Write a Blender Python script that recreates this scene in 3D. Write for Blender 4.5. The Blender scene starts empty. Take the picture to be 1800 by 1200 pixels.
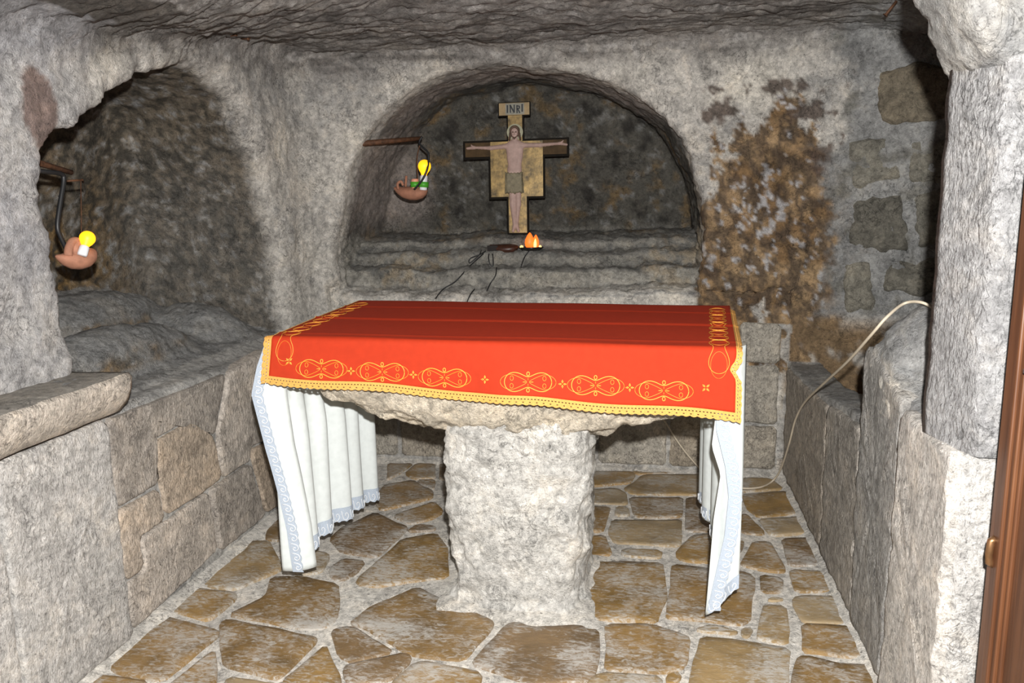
import bpy, bmesh, math, random
import numpy as np
from mathutils import Matrix, Vector

# ------------------------------------------------------------------ camera, light, exposure
SC = bpy.context.scene
COL = SC.collection
CAM_H = 1.45
FPX = 1340.0
_d = np.array([242, 255, FPX]); _dn = np.array([170, -6950, FPX])
_d = _d / np.linalg.norm(_d); _up = -_dn / np.linalg.norm(_dn)
_up = _up - _d * _up.dot(_d); _up /= np.linalg.norm(_up)
_rt = np.cross(_d, _up)
if _rt[0] < 0: _rt = -_rt
CM = np.array([_rt, _d, _up])          # world axes (rows) expressed in lens axes
cam = bpy.data.cameras.new('camera'); cam.sensor_width = 36.0; cam.lens = FPX / 1800 * 36.0
cam.clip_start = 0.02
camo = bpy.data.objects.new('camera', cam); COL.objects.link(camo)
r, u, fw = CM[:, 0], CM[:, 1], CM[:, 2]
camo.matrix_world = Matrix(((r[0], u[0], -fw[0], 0), (r[1], u[1], -fw[1], 0), (r[2], u[2], -fw[2], CAM_H), (0, 0, 0, 1)))
SC.camera = camo

w = bpy.data.worlds.new('world'); SC.world = w; w.use_nodes = True
w.node_tree.nodes['Background'].inputs[0].default_value = (0.9, 0.93, 1.0, 1)
w.node_tree.nodes['Background'].inputs[1].default_value = 0.035

fl = bpy.data.lights.new('camera_flash', 'POINT'); fl.energy = 600; fl.shadow_soft_size = 0.022
fl.color = (1.0, 0.985, 0.96)
flo = bpy.data.objects.new('camera_flash', fl); COL.objects.link(flo); flo.location = (0.05, -0.02, CAM_H + 0.18)

SC.view_settings.view_transform = 'Standard'
SC.view_settings.look = 'None'
SC.view_settings.exposure = 0.0
SC.view_settings.gamma = 1.0
SC.view_settings.use_curve_mapping = False

RNG = np.random.default_rng(7)
random.seed(7)

# ------------------------------------------------------------------ geometry from measured points
def _ray(px, py): return CM @ np.array([px - 900, -(py - 600), FPX])
def at_z(px, py, z):
    q = _ray(px, py); t = (z - CAM_H) / q[2]; return np.array([q[0] * t, q[1] * t, z])
def at_y(px, py, Y):
    q = _ray(px, py); t = Y / q[1]; return np.array([q[0] * t, Y, CAM_H + q[2] * t])
def at_x(px, py, X):
    q = _ray(px, py); t = X / q[0]; return np.array([X, q[1] * t, CAM_H + q[2] * t])

# ------------------------------------------------------------------ numpy noise
_perm = np.arange(256); np.random.default_rng(3).shuffle(_perm); _perm = np.concatenate([_perm, _perm, _perm]).astype(np.int32)
_gr = np.random.default_rng(5).normal(size=(256, 3)); _gr /= np.linalg.norm(_gr, axis=1)[:, None]; _gr = _gr.astype(np.float32)
def perlin(p):
    p = np.asarray(p, dtype=np.float32)
    i = np.floor(p).astype(np.int32); f = p - i; i &= 255
    s = f * f * f * (f * (f * 6 - 15) + 10)
    out = 0
    for dx in (0, 1):
        for dy in (0, 1):
            for dz in (0, 1):
                h = _perm[_perm[_perm[i[:, 0] + dx] + i[:, 1] + dy] + i[:, 2] + dz] & 255
                g = _gr[h]
                dot = g[:, 0] * (f[:, 0] - dx) + g[:, 1] * (f[:, 1] - dy) + g[:, 2] * (f[:, 2] - dz)
                wt = (s[:, 0] if dx else 1 - s[:, 0]) * (s[:, 1] if dy else 1 - s[:, 1]) * (s[:, 2] if dz else 1 - s[:, 2])
                out = out + dot * wt
    return out * 1.5
def fbm(p, octv=4, gain=.5, lac=2.03):
    p = np.asarray(p, dtype=np.float32); a = 1.0; t = 0
    for k in range(octv):
        t = t + a * perlin(p + 17.3 * k); p = p * lac; a *= gain
    return t
def ridged(p, octv=3):
    p = np.asarray(p, dtype=np.float32); a = 1.0; t = 0
    for k in range(octv):
        t = t + a * (1 - 2 * np.abs(perlin(p + 9.1 * k))); p = p * 2.1; a *= .5
    return t
def S(a, b, x):
    t = np.clip((x - a) / (b - a), 0, 1); return t * t * (3 - 2 * t)
def smin(a, b, k):
    h = np.clip(.5 + .5 * (b - a) / k, 0, 1); return b + (a - b) * h - k * h * (1 - h)
def smax(a, b, k): return -smin(-a, -b, k)

# ------------------------------------------------------------------ object helpers
def mesh_data(name, verts, faces, smooth=True):
    me = bpy.data.meshes.new(name)
    verts = np.asarray(verts, dtype=np.float32)
    if isinstance(faces, np.ndarray):
        n, k = faces.shape
        me.vertices.add(len(verts)); me.vertices.foreach_set('co', verts.ravel())
        me.loops.add(n * k); me.loops.foreach_set('vertex_index', faces.astype(np.int32).ravel())
        me.polygons.add(n); me.polygons.foreach_set('loop_start', np.arange(0, n * k, k, dtype=np.int32))
        me.update(calc_edges=True)
    else:
        me.from_pydata([tuple(map(float, v)) for v in verts], [], [tuple(map(int, f)) for f in faces]); me.update()
    if smooth: me.polygons.foreach_set('use_smooth', np.ones(len(me.polygons), dtype=bool))
    me.validate()
    return me
def link(name, me, mat=None, parent=None):
    o = bpy.data.objects.new(name, me); COL.objects.link(o)
    if mat is not None and me is not None and not me.materials: me.materials.append(mat)
    if parent is not None: o.parent = parent
    return o
def mk(name, verts, faces, mat=None, parent=None, smooth=True):
    return link(name, mesh_data(name, verts, faces, smooth), mat, parent)
def empty(name, loc=(0, 0, 0)):
    o = bpy.data.objects.new(name, None); o.location = loc; COL.objects.link(o); o.empty_display_size = .05; return o
def tag(o, label, cat, group=None, kind=None):
    o['label'] = label; o['category'] = cat
    if group: o['group'] = group
    if kind: o['kind'] = kind
    return o
def keep(o, parent):
    """parent a world-space part to a thing standing elsewhere"""
    o.parent = parent; o.matrix_parent_inverse = Matrix.Translation(-Vector(parent.location)); return o

class MB:
    def __init__(s): s.v = []; s.f = []
    def add(s, vs, fs):
        b = len(s.v); s.v += [tuple(map(float, q)) for q in vs]; s.f += [tuple(int(i) + b for i in f) for f in fs]
    def box(s, lo, hi):
        x0, y0, z0 = lo; x1, y1, z1 = hi
        s.add([(x0, y0, z0), (x1, y0, z0), (x1, y1, z0), (x0, y1, z0), (x0, y0, z1), (x1, y0, z1), (x1, y1, z1), (x0, y1, z1)],
              [(0, 3, 2, 1), (4, 5, 6, 7), (0, 1, 5, 4), (1, 2, 6, 5), (2, 3, 7, 6), (3, 0, 4, 7)])
    def tube(s, pts, rad, n=8, cap=True):
        pts = [np.array(p, float) for p in pts]; N = len(pts)
        rads = [rad] * N if np.isscalar(rad) else list(rad)
        rings = []; prev = None
        for i, p in enumerate(pts):
            t = pts[min(i + 1, N - 1)] - pts[max(i - 1, 0)]; t = t / (np.linalg.norm(t) + 1e-9)
            if prev is None:
                a = np.array([0, 0, 1.]) if abs(t[2]) < .9 else np.array([1., 0, 0])
                nrm = np.cross(t, a)
            else:
                nrm = prev - t * prev.dot(t)
            nrm /= np.linalg.norm(nrm) + 1e-9; prev = nrm; bn = np.cross(t, nrm)
            rings.append([p + rads[i] * (math.cos(q) * nrm + math.sin(q) * bn) for q in np.linspace(0, 2 * math.pi, n, endpoint=False)])
        vs = [q for ring in rings for q in ring]; fs = []
        for i in range(N - 1):
            for j in range(n):
                k = (j + 1) % n; fs.append((i * n + j, i * n + k, (i + 1) * n + k, (i + 1) * n + j))
        if cap: fs.append(tuple(range(n - 1, -1, -1))); fs.append(tuple((N - 1) * n + j for j in range(n)))
        s.add(vs, fs)
    def lathe(s, prof, n=20, M=None):
        """prof = [(r,z)...] about local z, placed with matrix M"""
        vs = []; fs = []
        for (rr, z) in prof:
            for j in range(n):
                q = 2 * math.pi * j / n; v = Vector((rr * math.cos(q), rr * math.sin(q), z)); vs.append(M @ v if M else v)
        for i in range(len(prof) - 1):
            for j in range(n):
                k = (j + 1) % n; fs.append((i * n + j, i * n + k, (i + 1) * n + k, (i + 1) * n + j))
        fs.append(tuple(range(n - 1, -1, -1))); fs.append(tuple((len(prof) - 1) * n + j for j in range(n)))
        s.add(vs, fs)
    def build(s, name, mat, parent=None, smooth=True):
        return mk(name, s.v, s.f, mat, parent, smooth)
def spline(pts, n=8, closed=False):
    P = [np.array(p, float) for p in pts]; N = len(P); out = []
    for i in range(N if closed else N - 1):
        p0 = P[(i - 1) % N] if closed or i > 0 else P[0]; p1 = P[i]; p2 = P[(i + 1) % N]
        p3 = P[(i + 2) % N] if closed or i + 2 < N else P[-1]
        for k in range(n):
            t = k / n
            out.append(.5 * ((2 * p1) + (-p0 + p2) * t + (2 * p0 - 5 * p1 + 4 * p2 - p3) * t * t + (-p0 + 3 * p1 - 3 * p2 + p3) * t ** 3))
    if not closed: out.append(P[-1])
    return out
def grid_faces(nu, nv, closed_u=False):
    i = np.arange(nu if closed_u else nu - 1); j = np.arange(nv - 1)
    I, J = np.meshgrid(i, j, indexing='ij'); I2 = (I + 1) % nu
    return np.stack([I * nv + J, I2 * nv + J, I2 * nv + J + 1, I * nv + J + 1], -1).reshape(-1, 4)

# ------------------------------------------------------------------ materials
def new_mat(name):
    m = bpy.data.materials.new(name); m.use_nodes = True; nt = m.node_tree
    return m, nt, nt.nodes['Principled BSDF']
class NT:
    def __init__(s, nt): s.nt = nt
    def n(s, typ, **kw):
        x = s.nt.nodes.new(typ)
        for k, v in kw.items(): setattr(x, k, v)
        return x
    def l(s, a, b): s.nt.links.new(a, b)
    def noise(s, vec, scale, detail=4, rough=.6, dist=0):
        x = s.n('ShaderNodeTexNoise'); x.inputs['Scale'].default_value = scale; x.inputs['Detail'].default_value = detail
        x.inputs['Roughness'].default_value = rough; x.inputs['Distortion'].default_value = dist
        if vec is not None: s.l(vec, x.inputs['Vector'])
        return x.outputs['Fac']
    def ramp(s, fac, stops, interp='LINEAR'):
        x = s.n('ShaderNodeValToRGB'); cr = x.color_ramp; cr.interpolation = interp
        while len(cr.elements) < len(stops): cr.elements.new(.5)
        for e, (p, c) in zip(cr.elements, stops):
            e.position = p; e.color = (c, c, c, 1) if np.isscalar(c) else (*c, 1)
        s.l(fac, x.inputs['Fac']); return x.outputs['Color']
    def mix(s, fac, a, b, typ='MIX'):
        x = s.n('ShaderNodeMix', data_type='RGBA', blend_type=typ)
        for sock, v in ((x.inputs[0], fac), (x.inputs[6], a), (x.inputs[7], b)):
            if hasattr(v, 'links') or hasattr(v, 'is_linked'): s.l(v, sock)
            elif np.isscalar(v): sock.default_value = v if sock == x.inputs[0] else (v, v, v, 1)
            else: sock.default_value = (*v, 1)
        return x.outputs[2]
    def math(s, op, a, b=0.0):
        x = s.n('ShaderNodeMath', operation=op)
        for sock, v in ((x.inputs[0], a), (x.inputs[1], b)):
            if hasattr(v, 'is_linked'): s.l(v, sock)
            else: sock.default_value = v
        return x.outputs[0]
    def mapping(s, vec, scale=(1, 1, 1), rot=(0, 0, 0)):
        x = s.n('ShaderNodeMapping'); x.inputs['Scale'].default_value = scale; x.inputs['Rotation'].default_value = rot
        s.l(vec, x.inputs['Vector']); return x.outputs['Vector']
    def bump(s, h, strength, dist, normal=None):
        x = s.n('ShaderNodeBump'); x.inputs['Strength'].default_value = strength; x.inputs['Distance'].default_value = dist
        s.l(h, x.inputs['Height'])
        if normal is not None: s.l(normal, x.inputs['Normal'])
        return x.outputs['Normal']

def plain(name, col, rough=.6, metal=0, emit=None, es=0, var=0.0, vscale=30, bump=0.0, spec=None):
    m, nt, b = new_mat(name); t = NT(nt)
    b.inputs['Roughness'].default_value = rough; b.inputs['Metallic'].default_value = metal
    if spec is not None: b.inputs['Specular IOR Level'].default_value = spec
    tc = t.n('ShaderNodeTexCoord').outputs['Object']
    nz = t.noise(tc, vscale, 5, .6)
    c2 = tuple(max(0, x * (1 - var)) for x in col); c1 = tuple(min(1, x * (1 + var)) for x in col)
    t.l(t.ramp(nz, [(.3, c2), (.7, c1)]), b.inputs['Base Color'])
    if bump: t.l(t.bump(nz, .6, bump), b.inputs['Normal'])
    if emit: b.inputs['Emission Color'].default_value = (*emit, 1); b.inputs['Emission Strength'].default_value = es
    return m

def rock_material(name, use_attr=True, base=(.5, .47, .43), dark=.55, chisel=0.0, bumpd=.013, rough=.7, spec=.35, objvar=0.0, glint=.55):
    m, nt, b = new_mat(name); t = NT(nt)
    tc = t.n('ShaderNodeTexCoord').outputs['Object']
    if use_attr:
        a = t.n('ShaderNodeAttribute'); a.attribute_name = 'Col'; colr = a.outputs['Color']
    else:
        oi = t.n('ShaderNodeObjectInfo').outputs['Random']
        v = tuple(x * (1 - objvar) for x in base); h = tuple(min(.9, x * (1 + objvar)) for x in base)
        wv = (base[0] * 1.0, base[1] * .9, base[2] * .78)
        colr = t.ramp(oi, [(0, v), (.35, base), (.6, h), (.8, wv), (1, base)])
    n1 = t.noise(tc, 6.5, 8, .72, .7); n2 = t.noise(tc, 38, 8, .78, .4); n3 = t.noise(tc, 170, 3, .7)
    c = t.mix(1.0, colr, t.ramp(n1, [(.3, dark), (.48, 1.0), (.7, 1.25)]), 'MULTIPLY')
    c = t.mix(1.0, c, t.ramp(n2, [(.32, .5), (.5, 1.05), (.66, 1.5)]), 'MULTIPLY')  # mottling; its bright end paints highlight flecks into the colour
    c = t.mix(t.ramp(n1, [(.5, 0.0), (.68, .35)]), c, t.mix(1.0, c, (1.08, .97, .82), 'MULTIPLY'))
    # hairline cracks and pits
    n4 = t.noise(tc, 13, 6, .6, 1.4); ck = t.math('ABSOLUTE', t.math('SUBTRACT', n4, .5))
    n5 = t.noise(tc, 5, 2, .5); ckm = t.math('ADD', ck, t.ramp(n5, [(.42, 0.0), (.58, .06)]))
    c = t.mix(1.0, c, t.ramp(ckm, [(0.0, .38), (.012, .75), (.03, 1.0)]), 'MULTIPLY')
    pt = t.noise(tc, 95, 4, .65, .3)
    c = t.mix(1.0, c, t.ramp(pt, [(.30, .40), (.42, 1.0)]), 'MULTIPLY')
    # glints on the stone, painted into the colour as pale flecks
    fl_ = t.noise(tc, 105, 3, .6, 1.2)
    c = t.mix(t.ramp(fl_, [(.6, 0.0), (.7, glint)]), c, t.mix(1.0, c, (1.7, 1.7, 1.75), 'MULTIPLY'))
    t.l(c, b.inputs['Base Color'])
    b.inputs['Roughness'].default_value = rough; b.inputs['Specular IOR Level'].default_value = spec
    hgt = t.math('ADD', t.math('MULTIPLY', n2, 1.0), t.math('MULTIPLY', n3, .5))
    nrm = t.bump(hgt, 1.0, bumpd)
    if chisel:
        mp = t.mapping(tc, (1.0, 1.0, .5), (.25, .35, .2))
        ch = t.noise(mp, 88, 2, .5, .6)
        nrm = t.bump(t.ramp(ch, [(.34, 0.0), (.62, 1.0)]), 1.0, chisel, nrm)
    t.l(nrm, b.inputs['Normal'])
    return m

M_ROCK = rock_material('cave_rock')
M_BLOCK_L = rock_material('dressed_limestone', False, (.40, .355, .31), .58, .0022, .008, .55, .5, .22)
M_BLOCK_PALE = rock_material('pale_dressed_limestone', False, (.51, .49, .465), .68, .0018, .009, .55, .5, .06)
M_BLOCK_R = rock_material('grey_dressed_limestone', False, (.34, .325, .305), .6, .0024, .008, .55, .5, .14)
M_BLOCK_B = rock_material('bench_limestone', False, (.36, .33, .28), .6, .004, .008, .7, .4, .18)
M_JAMB = rock_material('jamb_limestone', False, (.31, .31, .315), .75, .0028, .009, .5, .5, .03)
M_RUBBLE = rock_material('rubble_stone', False, (.25, .235, .195), .4, 0, .022, .8, .3, .25)
M_ALTAR = rock_material('altar_limestone', False, (.72, .66, .555), .5, 0, .018, .7, .35, 0)
M_PEDESTAL = rock_material('pedestal_limestone', False, (.66, .64, .60), .66, 0, .015, .7, .35, 0)
M_CEMENT = rock_material('grey_cement', False, (.20, .20, .195), .7, 0, .006, .8, .3, 0)
M_MORTAR = rock_material('floor_mortar', False, (.60, .60, .585), .72, 0, .008, .75, .3, 0)

def flag_material():
    m, nt, b = new_mat('flagstone'); t = NT(nt)
    tc = t.n('ShaderNodeTexCoord').outputs['Object']; oi = t.n('ShaderNodeObjectInfo').outputs['Random']
    base = t.ramp(oi, [(0, (.27, .165, .055)), (.2, (.22, .135, .05)), (.4, (.30, .205, .095)), (.55, (.26, .16, .06)), (.7, (.33, .245, .14)), (.85, (.19, .12, .055)), (1, (.30, .22, .12))], 'CONSTANT')
    off = t.n('ShaderNodeVectorMath', operation='ADD'); t.l(tc, off.inputs[0])
    cb = t.n('ShaderNodeCombineXYZ'); t.l(t.math('MULTIPLY', oi, 37.0), cb.inputs[0]); t.l(t.math('MULTIPLY', oi, 11.0), cb.inputs[1]); t.l(cb.outputs[0], off.inputs[1])
    v = off.outputs[0]
    n1 = t.noise(v, 6, 5, .65, .5)
    c = t.mix(1.0, base, t.ramp(n1, [(.3, .6), (.5, 1.0), (.7, 1.3)]), 'MULTIPLY')
    mp = t.mapping(v, (1.0, 2.2, 1.0), (0, 0, .35))
    n2 = t.noise(mp, 34, 8, .78, .8); n3 = t.noise(v, 4.5, 3, .5, .3)
    sm = t.math('ADD', t.math('MULTIPLY', n2, .75), t.math('MULTIPLY', n3, .45))
    c = t.mix(t.ramp(sm, [(.56, 0.0), (.60, .16), (.70, .75)]), c, (.54, .53, .50))
    t.l(c, b.inputs['Base Color'])
    t.l(t.ramp(sm, [(.55, .34), (.72, .7)]), b.inputs['Roughness']); b.inputs['Specular IOR Level'].default_value = .45
    t.l(t.bump(t.math('ADD', n2, t.math('MULTIPLY', n1, .5)), .7, .006), b.inputs['Normal'])
    return m
M_FLAG = flag_material()

# ------------------------------------------------------------------ the cave: carved volume -> surface nets
RES = .0145
LO = np.array([-2.80, 1.22, -.06]); HI = np.array([1.62, 4.88, 2.52])
NX, NY, NZ = [int(math.ceil((HI[i] - LO[i]) / RES)) + 1 for i in range(3)]
gx = (LO[0] + RES * np.arange(NX)).astype(np.float32); gy = (LO[1] + RES * np.arange(NY)).astype(np.float32); gz = (LO[2] + RES * np.arange(NZ)).astype(np.float32)
X = gx[:, None, None]; Y = gy[None, :, None]; Z = gz[None, None, :]

def poly_sdf(P, U, V):
    P = np.array(P); d = np.full(U.shape, 1e9); s = np.ones(U.shape)
    n = len(P)
    for i in range(n):
        a = P[i]; b = P[i - 1]; e = b - a
        wx = U - a[0]; wy = V - a[1]
        t = np.clip((wx * e[0] + wy * e[1]) / (e.dot(e) + 1e-12), 0, 1)
        d = np.minimum(d, (wx - e[0] * t) ** 2 + (wy - e[1] * t) ** 2)
        c1 = V >= a[1]; c2 = V < b[1]; c3 = e[0] * wy > e[1] * wx
        flip = (c1 & c2 & c3) | (~c1 & ~c2 & ~c3)
        s = np.where(flip, -s, s)
    return (s * np.sqrt(d)).astype(np.float32)
def ceil_z(X, Y):
    return 2.225 - .19 * S(-.7, -1.85, X) * S(3.7, 2.0, Y) - .10 * S(.85, 1.4, X) + .10 * S(3.6, 2.6, Y) * S(-1.6, -.8, X) + .0 * X

zc = ceil_z(X, Y)
# chamber above the benches
upper = smax(smax(-1.82 - X, Y - 3.97, .24), np.maximum(X - 1.38, Y - 3.97), .03)
upper = smax(upper, Z - zc, .10)
upper = np.maximum(upper, .80 - Z)
# chamber between the benches
lower = np.maximum(np.maximum(np.maximum(-1.745 - X, X - .715), Y - 3.99), np.maximum(-Z - .03, Z - 1.0))
# masonry fill slants across the far right corner
fill = (Y - 3.95) * .98 + .22 * np.maximum(X - .86, 0) - .2 * np.maximum(.86 - X, 0)
upper = np.maximum(upper, fill)
air = np.minimum(upper, lower)
# burial niche in the back wall
bp = spline([(-1.68, .70), (-1.69, .95), (-1.68, 1.23), (-1.53, 1.70), (-1.24, 2.00), (-.98, 2.095), (-.67, 2.12), (-.26, 2.02), (.02, 1.85), (.16, 1.65), (.26, 1.35), (.255, .95), (.25, .70)], 6)
UX, VZ = np.meshgrid(gx, gz, indexing='ij')
nb = poly_sdf(bp, UX, VZ)[:, None, :]
steps = np.interp(gy, [3.9, 3.985, 3.99, 4.03, 4.12, 4.15, 4.24, 4.27, 4.36, 4.38, 4.5, 4.8], [.86, .87, .94, .95, .972, 1.069, 1.083, 1.15, 1.17, 1.222, 1.245, 1.26]).astype(np.float32)[None, :, None]
lean = .02 * S(1.2, 2.1, Z)
back = smax(nb - .02 + .02 * S(4.0, 4.5, Y), np.maximum(Y - 4.68 + lean, 3.7 - Y), .06)
back = smax(back, steps + .008 * np.sin(X * 7.3 + 1) + .005 * np.sin(X * 17) - Z, .02)
air = smin(air, back, .022)
# burial niche in the left wall
lp = spline([(2.085, .62), (2.085, 1.0), (2.09, 1.26), (2.075, 1.52), (2.12, 1.67), (2.30, 1.75), (2.62, 1.93), (2.96, 2.02), (3.30, 1.90), (3.50, 1.53), (3.60, 1.2), (3.66, .62)], 6)
UY, VZ2 = np.meshgrid(gy, gz, indexing='ij')
nl = poly_sdf(lp, UY, VZ2)[None, :, :]
left = smax(nl, np.maximum(-2.60 + .14 * S(1.3, 2.0, Z) - X, X + 1.6), .10)
left = np.maximum(left, .80 + .05 * S(-1.85, -2.3, X) - Z)
kb = .03 + .09 * S(2.5, 3.2, Y)          # the far side of the opening is worn round
air = smin(air, left, kb)
# right recess behind the low wall
rn = np.maximum(np.maximum(.66 - X, X - 1.38), np.maximum(2.58 - Y, np.maximum(Y - 3.97, .42 - Z)))
rn = np.maximum(np.maximum(rn, Z - 1.2), fill)
air = np.minimum(air, rn)
# masonry fill in the far right corner
# rock put back: low right wall, ledge, domed end
def box_(lo, hi):
    return np.maximum(np.maximum(np.maximum(lo[0] - X, X - hi[0]), np.maximum(lo[1] - Y, Y - hi[1])), np.maximum(lo[2] - Z, Z - hi[2]))
def solid(a, s, k=.03): return smax(a, -s, k)
ledge_z = .60 + .10 * S(3.6, 2.6, Y)
air = solid(air, np.maximum(box_((.705, 2.4, -.1), (.86, 4.1, 2)), Z - ledge_z), .02)
near = np.maximum(np.maximum(np.maximum(.712 - X, 1.80 - Y), Y - 2.55), Z - (.86 + .09 * S(2.05, 2.45, Y)))
dome = (np.sqrt(((X - .90) / .24) ** 2 + ((Y - 2.40) / .20) ** 2 + ((Z - .80) / .335) ** 2) - 1) * .22
dome = np.maximum(dome, .712 - X)
air = solid(air, smin(near, dome, .06), .02)
# ledge plaster right end of the back bench
# lumps of rock left standing in the left niche
def ell(c, rr):
    return (np.sqrt(((X - c[0]) / rr[0]) ** 2 + ((Y - c[1]) / rr[1]) ** 2 + ((Z - c[2]) / rr[2]) ** 2) - 1) * min(rr)
air = solid(air, ell((-2.12, 2.62, .78), (.17, .52, .20)), .05)
air = solid(air, ell((-2.50, 2.95, .80), (.22, .60, .28)), .06)
air = solid(air, ell((-2.22, 3.40, .76), (.28, .22, .22)), .05)
# shelf of the near left upper wall
air = solid(air, np.maximum(np.maximum(np.maximum(X + 1.72, Y - 2.10), Z - .915), .80 - Z), .01)
# doorway: open towards the camera on the right, hanging rock above
air = np.minimum(air, np.maximum(Y - 1.82, -X - .2))
hang = smax(smax(.60 + .45 * np.maximum(1.87 - Z, 0) - X, 1.69 - Z, .05), np.maximum(1.765 - Y, Y - 2.02), .04)
air = solid(air, hang, .02)
air = solid(air, box_((.80, 1.83, -.1), (1.7, 1.97, 2.6)), .01)
vals = np.broadcast_to(air, (NX, NY, NZ)).astype(np.float32).copy()
del air, upper, lower, back, left
# rough the surface
m_ = np.abs(vals) < .11
ii = np.argwhere(m_)
pp = (LO + ii * RES).astype(np.float32)
nz = .020 * perlin(pp * np.array([2.6, 2.6, 3.4], np.float32)) + .009 * perlin(pp * np.array([6.0, 6.0, 8.5], np.float32) + 5) + .006 * perlin(pp * 15 + 11)
low = S(.80, .95, pp[:, 2]); nz *= np.where((pp[:, 1] < 3.985), .35 + .65 * low, 1.0)
vals[m_] += nz
# --- surface nets
sgn = vals < 0
c8 = [(a, b, c) for a in (0, 1) for b in (0, 1) for c in (0, 1)]
cnt = np.zeros((NX - 1, NY - 1, NZ - 1), np.uint8)
for a, b, c in c8: cnt += sgn[a:NX - 1 + a, b:NY - 1 + b, c:NZ - 1 + c]
cells = np.argwhere((cnt > 0) & (cnt < 8)); del cnt
cv = np.stack([vals[cells[:, 0] + a, cells[:, 1] + b, cells[:, 2] + c] for a, b, c in c8], 1)
acc = np.zeros((len(cells), 3)); num = np.zeros(len(cells))
for i in range(8):
    for j in range(i + 1, 8):
        A = np.array(c8[i]); B = np.array(c8[j])
        if np.abs(A - B).sum() != 1: continue
        va, vb = cv[:, i], cv[:, j]; cr = (va < 0) != (vb < 0)
        t = np.where(cr, va / np.where(cr, va - vb, 1), 0)
        acc += np.where(cr[:, None], A + t[:, None] * (B - A), 0); num += cr
V = LO + (cells + acc / num[:, None]) * RES
vid = np.full((NX - 1, NY - 1, NZ - 1), -1, np.int32); vid[cells[:, 0], cells[:, 1], cells[:, 2]] = np.arange(len(cells))
FA = []
for ax in range(3):
    s0 = [slice(None)] * 3; s1 = [slice(None)] * 3; s0[ax] = slice(0, -1); s1[ax] = slice(1, None)
    e = np.argwhere(sgn[tuple(s0)] != sgn[tuple(s1)])
    o1, o2 = [(1, 2), (2, 0), (0, 1)][ax]
    lim = np.array([NX, NY, NZ])
    ok = (e[:, o1] > 0) & (e[:, o2] > 0) & (e[:, o1] < lim[o1] - 1) & (e[:, o2] < lim[o2] - 1); e = e[ok]
    inside = sgn[e[:, 0], e[:, 1], e[:, 2]]
    def g(d1, d2):
        q = e.copy(); q[:, o1] -= d1; q[:, o2] -= d2; return vid[q[:, 0], q[:, 1], q[:, 2]]
    q = np.stack([g(1, 1), g(0, 1), g(0, 0), g(1, 0)], 1)
    q[inside] = q[inside][:, ::-1]
    FA.append(q)
F = np.concatenate(FA); F = F[(F >= 0).all(1)]
del vid, sgn
# normals by accumulation
fn = np.cross(V[F[:, 2]] - V[F[:, 0]], V[F[:, 3]] - V[F[:, 1]])
N = np.zeros_like(V)
for k in range(4): np.add.at(N, F[:, k], fn)
N /= np.linalg.norm(N, axis=1)[:, None] + 1e-9
# fine carving: bedding layers that run level, tool marks, pits
x_, y_, z_ = V[:, 0], V[:, 1], V[:, 2]
lowm = (z_ < .80) & (y_ < 3.99)
czv = ceil_z(x_, y_)
lay = ridged(V * np.array([2.2, 3.5, 26.0]) + 3, 3); flat = ridged(V * np.array([5.0, 20.0, 12.0]) + 8, 3)
pit = fbm(V * 22, 4, .55); crag = ridged(V * 7.5 + 2, 3)
ceil_w = S(.18, .03, czv - z_)
disp = .0045 * lay + .007 * pit + .004 * crag
disp = disp * (1 - ceil_w) + ceil_w * (.012 * flat + .006 * crag + .003 * pit)
brownw = S(1.3, .75, np.sqrt(((x_ - .60) / .37) ** 2 + ((z_ - 1.18) / .66) ** 2)) * S(3.75, 3.85, y_)
disp += brownw * S(.86, .96, z_) * (.016 * ridged(V * np.array([11, 11, 7.0]) + 31, 3))
disp += S(4.0, 4.05, y_) * S(1.32, 1.2, z_) * (.010 * (ridged(V * np.array([5, 9, 9.0]) + 51, 3) - 1.4) + .006 * pit)
disp *= np.where(lowm, .4, 1.0)
V = V + N * disp[:, None]
x_, y_, z_ = V[:, 0], V[:, 1], V[:, 2]

# colours that belong to the rock: pale limestone, soot, iron stain, mortar
def C(*c): return np.array(c)[None, :]
def blend(col, c, wgt): return col * (1 - wgt[:, None]) + np.asarray(c) * wgt[:, None]
nA = fbm(V * 2.3 + 4, 4); nB = fbm(V * 7 + 9, 4); nC = fbm(V * 19 + 2, 4, .6); nD = fbm(V * np.array([2.5, 6, 30.0]), 3)
col = np.repeat(C(.54, .51, .465), len(V), 0)
col = blend(col, C(.64, .60, .53), S(0, .7, nA + .3 * nB)); col = blend(col, C(.33, .32, .305), S(.1, .8, -nA + .5 * nC) * .8)
# ceiling: greyer, streaked with dark bedding
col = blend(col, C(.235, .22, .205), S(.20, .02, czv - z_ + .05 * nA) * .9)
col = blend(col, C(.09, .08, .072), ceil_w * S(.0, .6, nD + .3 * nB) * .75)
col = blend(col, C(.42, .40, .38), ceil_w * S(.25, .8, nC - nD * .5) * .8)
# near left soot line
col = blend(col, C(.07, .06, .05), S(.16, .06, czv - z_ + .06 * nB) * S(2.7, 2.3, y_) * .9 * (x_ < -1.5))
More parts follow.
